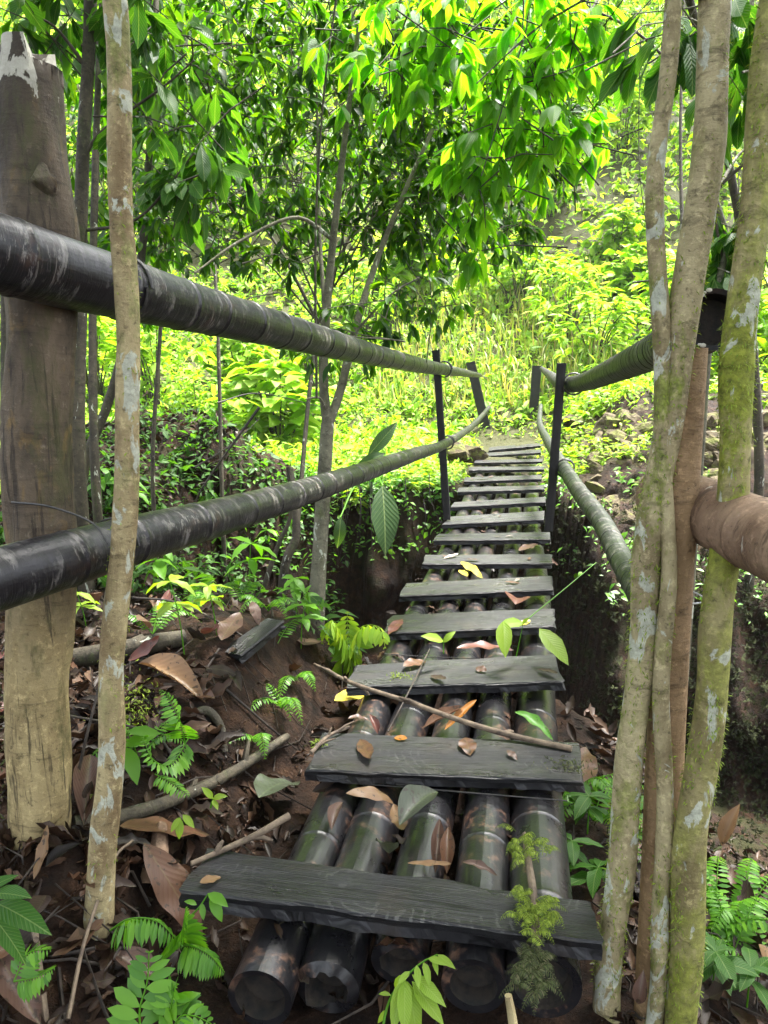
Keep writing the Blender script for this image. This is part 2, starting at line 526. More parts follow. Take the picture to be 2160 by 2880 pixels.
def simple_mat(name, c1, c2, scale=20, rough=0.6, bump=0.4, spec=0.4):
    M = Mat(name)
    n = M.noise(M.obj(), scale, 6, 0.65)
    c = M.mix(M.ramp(n, [(0.35, 0.0), (0.66, 1.0)]), c1, c2)
    return M.done(M.pbr(c, rough, M.bump(n, bump, 0.01), spec))


def rock_mat():
    M = Mat('mossy_limestone')
    o = M.obj()
    n = M.noise(o, 5, 7, 0.7); n2 = M.noise(o, 18, 5, 0.7)
    c = M.ramp(n, [(0.3, (0.02, 0.016, 0.010)), (0.5, (0.085, 0.066, 0.036)), (0.7, (0.17, 0.14, 0.08))])
    c = M.mix(M.ramp(M.noise(o, 2.5, 4), [(0.5, 0.0), (0.62, 0.75)]), c, (0.11, 0.13, 0.02))
    return M.done(M.pbr(c, 0.85, M.bump(M.math('ADD', n, n2), 0.8, 0.03), 0.25))


MAT = dict(
    soil=soil_mat(), rock=rock_mat(),
    beam=bamboo_mat('wet_black_bamboo', (0.0066, 0.0063, 0.0075), 0.7, 0.04, rough=0.22, sheen=2),
    rail=bamboo_mat('weathered_black_bamboo', (0.006, 0.0055, 0.0075), 0.15, 0.4, rings=1.0, rough=0.27, sheen=1),
    rail_dull=bamboo_mat('ringed_black_bamboo', (0.006, 0.006, 0.007), 0.1, 0.35, rings=1.3, rough=0.42),
    rail_green=bamboo_mat('greenish_black_bamboo', (0.006, 0.008, 0.006), 0.1, 0.3, rings=1.0, rough=0.45, green=0.35),
    tan=bark_mat('dry_tan_bamboo', (0.11, 0.062, 0.036), (0.25, 0.165, 0.105), 0.1, 0.0, white=(0.4, 0.36, 0.3), ring=0.4),
    hollow=simple_mat('bamboo_inside', (0.006, 0.006, 0.006), (0.03, 0.022, 0.015), 30, 0.8),
    plank=plank_mat('charred_plank', (0.0075, 0.0074, 0.0082)),
    slat=simple_mat('charred_slat', (0.005, 0.005, 0.005), (0.016, 0.014, 0.013), 14, 0.6),
    wire=simple_mat('tie_wire', (0.02, 0.02, 0.02), (0.06, 0.055, 0.05), 40, 0.4),
    wire_pale=simple_mat('galvanised_wire', (0.35, 0.36, 0.36), (0.5, 0.5, 0.5), 40, 0.4),
    post=bark_mat('peeled_post_lit_foot', (0.21, 0.155, 0.07), (0.38, 0.30, 0.145), 0.0, 0.1, (0.07, 0.07, 0.02), ring=0.5, zsplit=(0.55, 0.95, (0.042, 0.032, 0.021), (0.13, 0.096, 0.062)), ztop=2.10),  # pale foot: peeled wood with light painted in; dark bark and stains above
    post_white=simple_mat('white_lichen', (0.42, 0.40, 0.34), (0.6, 0.58, 0.5), 60, 0.8),
    brown_post=bark_mat('planed_brown_post', (0.20, 0.125, 0.06), (0.34, 0.225, 0.12), 0.0, 0.0, ring=1.6),
    bark_l=bark_mat('pale_lichen_bark', (0.18, 0.125, 0.06), (0.38, 0.31, 0.16), 0.72, 0.42, (0.15, 0.18, 0.04)),
    bark_r=bark_mat('brown_lichen_bark', (0.18, 0.14, 0.07), (0.38, 0.325, 0.18), 0.75, 0.52, (0.15, 0.18, 0.025)),
    bark_m=bark_mat('green_moss_bark', (0.15, 0.12, 0.05), (0.31, 0.27, 0.12), 0.55, 0.85, (0.19, 0.22, 0.02)),
    bark_d=bark_mat('dark_stem_bark', (0.03, 0.026, 0.018), (0.075, 0.062, 0.04), 0.25, 0.4, (0.05, 0.065, 0.018)),
    bark_g=bark_mat('grey_stem_bark', (0.08, 0.075, 0.05), (0.16, 0.15, 0.10), 0.35, 0.4, (0.09, 0.11, 0.03)),
    twig=simple_mat('dead_twig', (0.06, 0.042, 0.03), (0.20, 0.15, 0.1), 25, 0.75),
    twig_dark=simple_mat('wet_dark_twig', (0.015, 0.012, 0.01), (0.06, 0.045, 0.033), 25, 0.6),
    moss=leaf_mat('moss', [(0.09, 0.14, 0.012), (0.18, 0.25, 0.02), (0.26, 0.33, 0.035)], (1.3, 1.4, 0.5), 0.8, 0.3, False),
    moss_dk=leaf_mat('dark_moss', [(0.03, 0.04, 0.01), (0.07, 0.09, 0.022), (0.10, 0.09, 0.04)], (1, 1.1, 0.5), 0.8, 0.25, False),
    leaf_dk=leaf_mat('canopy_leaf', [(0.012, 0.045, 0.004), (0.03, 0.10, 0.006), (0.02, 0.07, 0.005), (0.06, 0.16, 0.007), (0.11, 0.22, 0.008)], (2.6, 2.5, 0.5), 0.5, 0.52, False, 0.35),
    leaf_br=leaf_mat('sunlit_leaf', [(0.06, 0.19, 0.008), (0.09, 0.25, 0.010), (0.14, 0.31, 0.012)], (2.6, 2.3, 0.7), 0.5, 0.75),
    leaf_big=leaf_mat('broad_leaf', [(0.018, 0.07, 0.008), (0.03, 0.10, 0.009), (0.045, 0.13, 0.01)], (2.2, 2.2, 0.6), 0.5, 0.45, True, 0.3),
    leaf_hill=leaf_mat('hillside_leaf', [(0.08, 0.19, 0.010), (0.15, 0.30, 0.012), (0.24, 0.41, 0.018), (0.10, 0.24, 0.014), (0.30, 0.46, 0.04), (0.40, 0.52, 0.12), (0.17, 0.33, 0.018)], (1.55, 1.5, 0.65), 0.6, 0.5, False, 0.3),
    aroid=leaf_mat('aroid_leaf', [(0.015, 0.045, 0.010), (0.03, 0.07, 0.015)], (1.8, 1.8, 0.6), 0.4, 0.35, True, 0.4),
    fern=leaf_mat('fern_leaf', [(0.05, 0.16, 0.010), (0.09, 0.24, 0.012), (0.13, 0.30, 0.014)], (1.8, 1.8, 0.6), 0.45, 0.45, False),
    wall_moss=leaf_mat('gully_moss', [(0.008, 0.010, 0.004), (0.02, 0.025, 0.008), (0.035, 0.042, 0.013)], (1, 1.1, 0.5), 0.85, 0.2, False, 0.15),
    lime=leaf_mat('lime_leaf', [(0.14, 0.27, 0.014), (0.2, 0.33, 0.02), (0.27, 0.36, 0.02)], (1.5, 1.5, 0.5), 0.45, 0.45),
    grass=leaf_mat('grass_blade', [(0.09, 0.20, 0.015), (0.20, 0.30, 0.03), (0.38, 0.32, 0.14), (0.13, 0.27, 0.018), (0.28, 0.21, 0.10), (0.16, 0.30, 0.02)], (1.5, 1.5, 0.6), 0.55, 0.35, False),
    litter=leaf_mat('dead_leaf_litter', [(0.008, 0.005, 0.004), (0.030, 0.015, 0.009), (0.012, 0.008, 0.006), (0.075, 0.036, 0.02), (0.014, 0.009, 0.007), (0.03, 0.017, 0.011), (0.10, 0.055, 0.032)], (1, 0.8, 0.6), 0.5, 0.12, True, 0.25, 0.6, 0.12),
)


def dead_mat(name, col, rough=0.42):
    return leaf_mat(name, [tuple(c * 0.85 for c in col), tuple(c * 1.15 for c in col)], (1.1, 0.9, 0.6), rough, 0.15, True, 0.35, 0.8, 0.12)


DEAD = dict(
    brown=dead_mat('brown_dead_leaf', (0.095, 0.045, 0.024)),
    pink=dead_mat('pinkish_dead_leaf', (0.085, 0.047, 0.034)),
    tan=dead_mat('tan_dead_leaf', (0.19, 0.11, 0.055)),
    orange=dead_mat('orange_dead_leaf', (0.28, 0.11, 0.014)),
    yellow=dead_mat('yellow_fallen_leaf', (0.40, 0.31, 0.035)),
    red=dead_mat('red_dead_leaf', (0.10, 0.033, 0.024)),
    dark=dead_mat('dark_dead_leaf', (0.045, 0.028, 0.022)),
    grey=dead_mat('grey_green_dead_leaf', (0.045, 0.055, 0.035)),
    green=dead_mat('green_fallen_leaf', (0.07, 0.2, 0.02)),
    white=dead_mat('pale_fallen_leaf', (0.2, 0.165, 0.135)),
)

# ------------------------------------------------------------------ world and sun
SUN_EL = math.radians(68)
SUN_AZ = math.radians(38)         # from +Y towards +X
sd = Vector((math.sin(SUN_AZ) * math.cos(SUN_EL), math.cos(SUN_AZ) * math.cos(SUN_EL), math.sin(SUN_EL)))
w = bpy.data.worlds.new("World"); scene.world = w; w.use_nodes = True
nt = w.node_tree
bg = nt.nodes['Background']
sky = nt.nodes.new('ShaderNodeTexSky'); sky.sky_type = 'NISHITA'; sky.sun_disc = False
sky.sun_elevation = SUN_EL; sky.sun_rotation = SUN_AZ
sky.air_density = 1.0; sky.dust_density = 4.0; sky.ozone_density = 0.6
hs = nt.nodes.new('ShaderNodeHueSaturation'); hs.inputs['Saturation'].default_value = 0.35
nt.links.new(sky.outputs[0], hs.inputs['Color']); nt.links.new(hs.outputs[0], bg.inputs[0]); bg.inputs[1].default_value = 0.15
sl = bpy.data.lights.new('sun', 'SUN'); sl.energy = 5.0; sl.angle = math.radians(14); sl.color = (1.0, 0.965, 0.91)
so = bpy.data.objects.new('sun', sl); COL.objects.link(so)
so.rotation_euler = sd.to_track_quat('Z', 'Y').to_euler()
vs = scene.view_settings
vs.view_transform = 'Standard'; vs.look = 'None'; vs.gamma = 1.0; vs.use_curve_mapping = False
vs.exposure = 2.5
cy = scene.cycles
cy.max_bounces = 8; cy.diffuse_bounces = 4; cy.glossy_bounces = 2; cy.transmission_bounces = 4; cy.transparent_max_bounces = 4
cy.use_denoising = True
cy.sample_clamp_indirect = 6

# ------------------------------------------------------------------ ground
def terrain():
    xs = np.unique(np.concatenate([np.arange(-45, -6, 1.0), np.arange(-6, -3, 0.12), np.arange(-3, 3, 0.05), np.arange(3, 8, 0.15), np.arange(8, 46, 1.0)]))
    ys = np.unique(np.concatenate([np.arange(-6, 0.6, 0.3), np.arange(0.6, 6, 0.05), np.arange(6, 11, 0.05), np.arange(11, 20, 0.3), np.arange(20, 100, 1.5)]))
    X, Y = np.meshgrid(xs, ys)
    Z = H(X, Y)
    # horizontal crumbling of the far gully wall
    nx = len(xs)
    V = crumble(np.stack([X, Y, Z], -1)).reshape(-1, 3)
    i = (np.arange(len(ys) - 1)[:, None] * nx + np.arange(nx - 1)[None])
    f = np.stack([i, i + 1, i + nx + 1, i + nx], -1).reshape(-1, 4)
    mb = MB(); mb.add(V, f, V[:, :2])
    tag(mb.build('ground', MAT['soil']), kind='structure')


terrain()

# ------------------------------------------------------------------ footbridge
bridge = empty('footbridge', (-0.35, 2.0, -0.2), 'narrow jungle footbridge of charred planks laid across five black bamboo beams', 'footbridge')

PL = [  # back-left, back-right, front-right, front-left (photo pixels 2160 wide)
    ((589, 2382), (1662, 2531), (1697, 2656), (499, 2503)),
    ((905, 2060), (1632, 2086), (1646, 2197), (860, 2163)),
    ((1000, 1869), (1564, 1838), (1588, 1916), (973, 1932)),
    ((1099, 1730), (1562, 1710), (1564, 1760), (1075, 1780)),
    ((1142, 1640), (1554, 1618), (1557, 1658), (1123, 1676)),
    ((1196, 1560), (1552, 1558), (1553, 1584), (1185, 1586)),
    ((1232, 1501), (1547, 1496), (1550, 1516), (1217, 1520)),
    ((1265, 1453), (1531, 1436), (1530, 1460), (1243, 1475)),
    ((1276, 1412), (1534, 1397), (1535, 1411), (1265, 1426)),
    ((1290, 1371), (1532, 1364), (1532, 1375), (1285, 1383)),
    ((1308, 1342), (1523, 1335), (1525, 1346), (1305, 1354)),
    ((1320, 1313), (1531, 1311), (1531, 1319), (1318, 1322)),
    ((1338, 1294), (1526, 1290), (1526, 1297), (1333, 1301)),
    ((1344, 1275), (1520, 1264), (1522, 1272), (1339, 1283)),
    ((1377, 1257), (1525, 1246), (1526, 1252), (1374, 1266)),
    ((1382, 1240), (1495, 1227), (1495, 1234), (1374, 1249)),
]
plank_corners = []
for i, q in enumerate(PL):
    q = [(a / K, b / K) for a, b in q]
    g = [at_z(a, b, 0.0) for a, b in q]
    back = (g[0][1] + g[1][1]) / 2; front = (g[2][1] + g[3][1]) / 2
    wgt = 1.0 if i < 2 else (0.5 if i < 8 else 0.15)
    c = []
    for (a, b), p, m in zip(q, g, (back, back, front, front)):
        c.append(at_y(a, b, m + wgt * (p[1] - m)))
    plank_corners.append(c)


def slab(mb, bl, br, fr, fl, th, seed, n=26, edge=0.006, ragged=0.012):
    """a sawn board: lofted cross-sections from the left to the right end"""
    bl, br, fr, fl = map(np.asarray, (bl, br, fr, fl))
    up = norm(np.cross(br - bl, bl - fl))
    if up[2] < 0: up = -up
    e = edge
    rows = []; uvs = []
    r = np.random.default_rng(seed)
    L = np.linalg.norm(br - bl)
    for k in range(n + 1):
        t = k / n
        b = bl + (br - bl) * t; f = fl + (fr - fl) * t
        w = norm(f - b); W = np.linalg.norm(f - b)
        jf = ragged * 0.6 * float(fbm(t * 9 + seed, seed * 1.7, 3)); jb = ragged * 0.6 * float(fbm(t * 8 + seed, 40 + seed, 3))
        jz = 0.004 * float(fbm(t * 5 + seed, 80.0, 3))
        jt = 0.008 * float(fbm(t * 22 + seed, 60.0, 3))
        prof = [(jb, -th * 0.9), (jb, -e), (jb + e, 0), (W * .33, jz), (W * .66, -jz), (W + jf - e, 0), (W + jf, -e),
                (W + jf - 0.006 + jt, -th * .45), (W + jf - 0.004 - jt, -th * .9), (W + jf - .02, -th), (jb + .02, -th)]
        if k in (0, n):
            s = 1 if k == 0 else -1
            off = [(br - bl) / L * s * (ragged * (r.random() - .3)) for _ in prof]
        else: off = [0] * len(prof)
        rows.append([b + w * x + up * z + o for (x, z), o in zip(prof, off)])
        uvs.append([(t * L + seed * 1.3, x + (0 if z > -th * .3 else .5)) for x, z in prof])
    m = len(rows[0])
    V = np.array(rows).reshape(-1, 3); U = np.array(uvs).reshape(-1, 2)
    f = []
    for k in range(n):
        for j in range(m):
            a = k * m + j; b2 = k * m + (j + 1) % m
            f.append((a, a + m, b2 + m, b2))
    mb.add(V, f, U)
    for k, fl_ in ((0, False), (n, True)):
        ring = V[k * m:(k + 1) * m]; c = ring.mean(0)
        ff = [[j, (j + 1) % m, m] for j in range(m)]
        if fl_: ff = [x[::-1] for x in ff]
        mb.add(np.vstack([ring, c]), ff, np.vstack([U[k * m:(k + 1) * m], U[k * m]]))


THICK = [0.062, 0.05, 0.05, 0.05] + [0.045] * 12
for i, c in enumerate(plank_corners):
    mb = MB(); slab(mb, *c, THICK[i], i + 1, 60 if i < 4 else 26, .006, .026 if i < 4 else .018)
    o = mb.build('plank', MAT['plank'], bridge, smooth_shade=False)
    if i == 0: o['label'] = 'thick charred plank nearest the camera, lying askew'
    if i == 1: o['label'] = 'wide plank with saw arcs and fallen leaves on it'


def bamboo(mb, P, R, nodes, ns=18, mi=0, ridge=0.05, hollow0=False, hollow1=False, mi_in=1, wall=0.25, ragged=0.0, seed=0):
    """a culm: tube with raised nodes at the given arc lengths"""
    P = np.asarray(P, float); R = np.asarray(R, float)
    s = np.concatenate([[0], np.cumsum(np.linalg.norm(np.diff(P, axis=0), axis=1))])
    ex = []
    for q in nodes: ex += [q - .02, q - .009, q - .004, q, q + .004, q + .009, q + .02]
    S = np.unique(np.clip(np.concatenate([s, ex]), 0, s[-1]))
    PP = np.stack([np.interp(S, s, P[:, k]) for k in range(3)], 1)
    RR = np.interp(S, s, R)
    m = np.zeros_like(S)
    for q in nodes:
        d = S - q
        m += ridge * np.exp(-(d / .006) ** 2) - ridge * .8 * np.exp(-((d + .012) / .006) ** 2) + ridge * .35 * np.exp(-(d / .03) ** 2)
    keep = np.concatenate([[True], np.diff(S) > 1e-4])
    PP, RR, m = PP[keep], RR[keep], m[keep]
    RR = RR * (1 + m)
    tube(mb, PP, RR, ns, mi, 0.012, not hollow0, not hollow1, seed)
    T, N, B = frames(PP)
    a = np.arange(ns) / ns * 2 * PI
    for on, k, sg in ((hollow0, 0, 1), (hollow1, len(PP) - 1, -1)):
        if not on: continue
        r = np.random.default_rng(seed + 5)
        ringo = PP[k] + RR[k] * (np.cos(a)[:, None] * N[k] + np.sin(a)[:, None] * B[k])
        jag = ragged * (fbm(np.cos(a) * 1.6 + seed, np.sin(a) * 1.6, 3) + .3)[:, None] * T[k] * -sg
        ri = RR[k] * (1 - wall)
        ringi = PP[k] + ri * (1 + (.03 + ragged * 3) * (r.random(ns)[:, None] - .5)) * (np.cos(a)[:, None] * N[k] + np.sin(a)[:, None] * B[k]) + jag + T[k] * sg * .004
        deep = PP[k] + T[k] * sg * .055 + ri * .9 * (np.cos(a)[:, None] * N[k] + np.sin(a)[:, None] * B[k])
        V = np.vstack([ringo, ringi, deep, PP[k] + T[k] * sg * .06])
        f1 = [[j, (j + 1) % ns, ns + (j + 1) % ns, ns + j] for j in range(ns)]
        f2 = [[ns + j, ns + (j + 1) % ns, 2 * ns + (j + 1) % ns, 2 * ns + j] for j in range(ns)]
        if sg == -1: f1 = [x[::-1] for x in f1]; f2 = [x[::-1] for x in f2]
        mb.add(V, f1, None, mi); mb.add(V, f2, None, mi_in)
        mb.add(V, [[2 * ns + j, 2 * ns + (j + 1) % ns, 3 * ns] for j in range(ns)], None, mi_in)


# five beams: centre x in the gap behind the first plank, and near the seventh plank
gapn = [(865, 2370), (1026, 2370), (1180, 2378), (1349, 2385), (1529, 2395)]
gapf = [(1318, 1397), (1358, 1397), (1403, 1397), (1450, 1397), (1498, 1397)]
BR = [0.085, 0.088, 0.080, 0.083, 0.098]
for k in range(5):
    r = BR[k]
    ztop = -0.065
    n0 = at_z(gapn[k][0] / K, gapn[k][1] / K, ztop - 0.0)
    f0 = at_z(gapf[k][0] / K, gapf[k][1] / K, ztop - 0.0)
    d = (f0 - n0) / (f0[1] - n0[1])
    y_end = at_z(*[(628 / K, 2815 / K), (863 / K, 2775 / K), (1090 / K, 2725 / K), (1314 / K, 2815 / K), (1553 / K, 2815 / K)][k], -0.2)[1]
    ys = np.concatenate([np.linspace(y_end, 2.2, 10)[:-1], np.linspace(2.2, 15.3, 51)])
    P = np.array([n0 + d * (y - n0[1]) for y in ys])
    P[:, 2] = ztop - r - 0.012 * np.sin(ys * 0.5 + k)
    P[:, 0] += 0.014 * np.sin(ys * 1.1 + k * 2)
    P[ys < 2.0, 2] -= [.05, .10, .16, .06, .03][k] * (2.0 - ys[ys < 2.0])
    mb = MB()
    nodes = list(np.cumsum(0.36 + 0.10 * np.random.default_rng(k).random(40)) - 0.22)
    nodes = [q for q in nodes if q < 13.5]
    bamboo(mb, P, np.linspace(r, r * 0.80, 60) * (1 + 0.02 * np.sin(ys * 2 + k)), nodes, 28, ridge=.018, hollow0=True, ragged=[.004, .06, .02, .006, .004][k], seed=k, wall=[.2, .3, .3, .26, .24][k])
    mb.build('bamboo_beam', [MAT['beam'], MAT['hollow']], bridge)

# thin binding wire over the beams
for i, (px0, py0, px1, py1) in enumerate([(735, 1690, 1225, 1730), (830, 1412, 1140, 1432)]):
    a = at_z(px0, py0, -0.05); b = at_z(px1, py1, -0.05)
    P = spline([a, a * .7 + b * .3 + np.array([0, .02, -.01]), a * .35 + b * .65 + np.array([0, -.02, .012]), b], 20)
    mb = MB(); tube(mb, P, 0.0025, 5)
    mb.build('tie_wire', MAT['wire'], bridge)


# ------------------------------------------------------------------ handrails
def wire_loop(center, axis, r, mat, parent, th=0.003, turns=1, drift=0.02):
    axis = norm(axis)
    ref = np.array([0, 0, 1.0]) if abs(axis[2]) < .9 else np.array([1.0, 0, 0])
    u = norm(np.cross(axis, ref)); v = np.cross(axis, u)
    t = np.linspace(0, 2 * PI * turns, 24 * turns)
    P = center + r * (np.cos(t)[:, None] * u + np.sin(t)[:, None] * v) + axis * (t / (2 * PI) * drift)[:, None]
    mb = MB(); tube(mb, P, th, 5)
    return mb.build('tie_wire', mat, parent)


def slat_post(name, parent, track, y, wid, thick, label=None):
    """a sawn black post standing on the deck, track = pixels of its axis from foot to head"""
    a = at_y(*track[0], y); b = at_y(*track[-1], y)
    d = norm(b - a)
    sdv = norm(np.cross(d, np.array([0, 1.0, 0])))
    mb = MB()
    h = wid / 2
    fy = np.array([0, thick, 0])
    # lay the slab on edge: its broad face looks along the bridge
    slab(mb, a - sdv * h, b - sdv * h, b + sdv * h, a + sdv * h, thick, int(y * 7) % 17, 14, .005, .006)
    o = mb.build(name, MAT['slat'], parent, smooth_shade=False)
    if label: o['label'] = label
    return o


hl = empty('bamboo_handrail', (-1.2, 2.4, 0), 'left bamboo handrail tied to a stout peeled post, two long black rails', 'handrail')
hr = empty('bamboo_handrail', (0.75, 2.2, -0.3), 'right bamboo handrail of black rails on a slim planed brown post', 'handrail')

# left stout post
pb = ground_pt(80, 1815)
tr = tree_axis([(80, 1840), (85, 1500), (85, 1100), (88, 700), (80, 450), (72, 250), (68, 112)], pb)
dep = [depth_of(p) for p in tr]
wpx = np.array([118, 128, 140, 142, 158, 150, 124]) * K
Rr = wpx / 2 * np.array(dep) / F
P = spline(np.column_stack([tr, Rr]), 60)
bul = 1 + .10 * np.exp(-((np.arange(60) - 46) / 4.0) ** 2)
mb = MB(); P[:, 0] += .006 * np.sin(np.arange(60) * .33); tube(mb, P[:, :3], P[:, 3] * bul, 40, rough=0.2, cap1=False, seed=2)
head = mb.v[0][-41:]
head[:, 2] += np.where(head[:, 0] > P[-1, 0] + .03, -.075, .02) 
mb.add(np.vstack([head[:40], head[:40].mean(0) + [0, 0, .01]]), [[q, (q + 1) % 40, 40] for q in range(40)], np.zeros((41, 2)))
# notched head
top = P[-1, :3]
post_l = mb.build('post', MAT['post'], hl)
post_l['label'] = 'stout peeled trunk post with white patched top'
rs = np.random.default_rng(4)
# knot
mb = MB()
kc = at_plane(72, 385, P[40, :3] - np.array([0, P[40, 3] * .92, 0]), np.array([0.1, 1.0, 0]))
t = np.linspace(0, 1, 6)
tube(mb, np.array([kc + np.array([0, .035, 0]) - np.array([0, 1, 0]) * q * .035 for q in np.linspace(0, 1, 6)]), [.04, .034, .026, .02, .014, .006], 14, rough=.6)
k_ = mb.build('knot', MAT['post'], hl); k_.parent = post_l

post_ref = P


def rail(parent, name, mat, pts, ydep, dia, node_sp, seed, n=70, ridge=.03, hollow0=False, hollow1=False, label=None, wall=.22):
    """pts: (px,py,axis depth) control points; dia: metres at control points"""
    C = np.array([[*at_depth(a, b, c), d_] for (a, b, c), d_ in zip(pts, dia)])
    P = spline(C, n)
    L = np.linalg.norm(np.diff(P[:, :3], axis=0), axis=1).sum()
    r = np.random.default_rng(seed)
    nodes = []; s = r.uniform(.05, .2)
    while s < L:
        nodes.append(s); s += (node_sp[0] + (node_sp[1] - node_sp[0]) * s / L) * r.uniform(.65, 1.3)
    mb = MB()
    bamboo(mb, P[:, :3], P[:, 3] / 2, nodes, 24, ridge=ridge, hollow0=hollow0, hollow1=hollow1, seed=seed, wall=wall)
    o = mb.build(name, [mat, MAT['hollow']], parent)
    if label: o['label'] = label
    return o, P


pd = depth_of(P[30, :3])
# upper left rail
YT = 6.95
rail_ul, PU = rail(hl, 'rail', MAT['rail'], [(-260, 482, 1.62), (0, 549, 1.86), (140, 590, 2.03), (280, 628, 2.24), (430, 668, 2.60), (600, 712, 3.2), (780, 760, 4.4), (900, 788, 5.9), (950, 797, 6.95), (1005, 806, 9.8), (1036, 811, 13.2)], None,
                   [.185, .187, .182, .172, .158, .148, .133, .118, .105, .09, .07], (.30, .2), 3, 90, label='upper black bamboo rail')
# lower left rail
rail_ll, PLW = rail(hl, 'rail', MAT['rail'], [(-260, 1330, 1.60), (0, 1250, 1.83), (130, 1212, 2.0), (300, 1163, 2.3), (480, 1115, 2.75), (650, 1065, 3.5), (800, 1015, 4.6), (900, 980, 5.9), (955, 962, 6.95), (1010, 928, 9.5), (1040, 900, 11.8), (1056, 880, 13.3)], None,
                    [.155, .152, .148, .142, .132, .122, .112, .102, .085, .08, .075, .07], (.30, .16), 8, 90, label='lower black bamboo rail')
# black slat posts, left
yd = plank_corners[6][3][1]
yl = float((plank_corners[7][0][1] + plank_corners[7][3][1]) / 2)
slat_post('slat_post', hl, [(966, 1122), (942, 757)], yl, 0.07, 0.05)
yfar = float(plank_corners[15][0][1])
slat_post('slat_post', hl, [(1056, 950), (1016, 782)], yfar - .3, 0.19, 0.07, 'leaning wide black post at the far bridge end')
# ties at the left post
for Pr, px, py in ((PU, 232, 600), (PLW, 215, 1190)):
    tgt = at_depth(px, py, 2.15)
    j = int(np.argmin(np.linalg.norm(Pr[:, :3] - tgt, axis=1)))
    for q in range(3 if Pr is PU else 1):
        wire_loop(Pr[j, :3] + (q - 1) * .012 * norm(Pr[j + 1, :3] - Pr[j, :3]), norm(Pr[j + 1, :3] - Pr[j, :3]) + np.array([.12 * q, 0, .1]), Pr[j, 3] / 2 + .004, MAT['wire'], hl, .0035)
a = at_depth(25, 1085, pd - .13); b = at_depth(110, 1095, pd - .16); c = at_depth(200, 1130, 2.05); d = at_depth(232, 1175, 1.98)
mb = MB(); tube(mb, spline([a, b, c, d], 20), .003, 5); mb.build('tie_wire', MAT['wire'], hl)

# right brown post
rb = np.array([*at_z(1415, 2240, -0.42)])
tr = tree_axis([(1408, 2260), (1430, 1800), (1448, 1400), (1474, 1000), (1492, 752)], rb)
dep = [depth_of(p) for p in tr]
Rr = np.array([80, 80, 79, 78, 72]) * K / 2 * np.array(dep) / F
P = spline(np.column_stack([tr, Rr]), 30)
mb = MB(); tube(mb, P[:, :3], P[:, 3], 20, rough=.05, seed=9)
post_r = mb.build('post', MAT['brown_post'], hr)
bp = P
dpt = depth_of(P[-1, :3])
yr = float((plank_corners[6][1][1] + plank_corners[6][2][1]) / 2)
rail_ur, PR = rail(hr, 'rail', MAT['rail_dull'], [(1541, 690, dpt + .06), (1500, 715, dpt + .32), (1420, 757, 3.0), (1330, 798, 4.2), (1260, 826, 5.7), (1215, 829, 6.85), (1190, 812, 9.0), (1170, 796, 13.5)], None,
                   [.148, .145, .14, .137, .13, .125, .10, .07], (.13, .08), 5, 80, hollow0=True, label='upper rail with dark cut end facing the camera', wall=.16, ridge=.018)
# pale fungus discs on the cut end
mb = MB()
c0 = PR[0, :3]; tdir = norm(PR[0, :3] - PR[3, :3]); ux = norm(np.cross(tdir, [0, 0, 1])); uz = np.cross(ux, tdir)
for k in range(20):
    a = rs.uniform(0, 2 * PI); rad = PR[0, 3] / 2 * rs.uniform(.86, 1.0)
    c = c0 + rad * (math.cos(a) * ux + math.sin(a) * uz) + tdir * .004
    s_ = rs.uniform(.003, .009)
    ring = np.array([c + s_ * (math.cos(q) * ux + .7 * math.sin(q) * uz) for q in np.linspace(0, 2 * PI, 8)[:-1]])
    mb.add(np.vstack([ring, c + tdir * .004]), [[q, (q + 1) % 7, 7] for q in range(7)])
fg = mb.build('bracket_fungus', MAT['post_white'], hr); fg.parent = rail_ur
# lower right rail
rail_lr, PLR = rail(hr, 'rail', MAT['rail_green'], [(1452, 1362, 2.75), (1405, 1310, 3.15), (1345, 1215, 3.9), (1300, 1128, 4.6), (1250, 1060, 5.4), (1215, 1005, 6.5), (1185, 955, 8.3), (1166, 915, 11.0), (1168, 876, 13.6)], None,
                    [.125, .125, .12, .118, .112, .105, .095, .085, .07], (.2, .14), 12, 80, hollow0=True, label='lower sagging rail, greenish')
# tan rail
rail_t, PTN = rail(hr, 'rail', MAT['tan'], [(1428, 1070, 2.16), (1470, 1082, 2.05), (1560, 1120, 1.86), (1659, 1165, 1.69), (1900, 1270, 1.35)], None,
                   [.150, .158, .162, .166, .17], (.42, .42), 2, 40, hollow0=True, label='short tan bamboo rail', ridge=.03)
# right slats
slat_post('slat_post', hr, [(1185, 1145), (1213, 784)], yr - .15, 0.072, 0.05)
slat_post('slat_post', hr, [(1148, 945), (1160, 790)], yfar + .2, 0.19, 0.07, 'wide upright black post at the far bridge end')
for Pr, yy in ((PU, yl), (PLW, yl), (PU, yfar - .3), (PLW, yfar - .5), (PR, yr - .15), (PLR, yr - .15)):
    q = int(np.argmin(np.abs(Pr[:, 1] - yy)))
    if 0 < q < len(Pr) - 1: wire_loop(Pr[q, :3], norm(Pr[q + 1, :3] - Pr[q, :3]) + np.array([.15, 0, .1]), Pr[q, 3] / 2 + .02, MAT['wire'], hl if Pr is PU or Pr is PLW else hr, .006, 2, .03)
j = int(len(bp) * .38)
wire_loop(at_depth(1472, 1298, depth_of(bp[j, :3])), np.array([0.1, 0, 1.0]), .055, MAT['wire_pale'], hr, .0025, 1, .02)

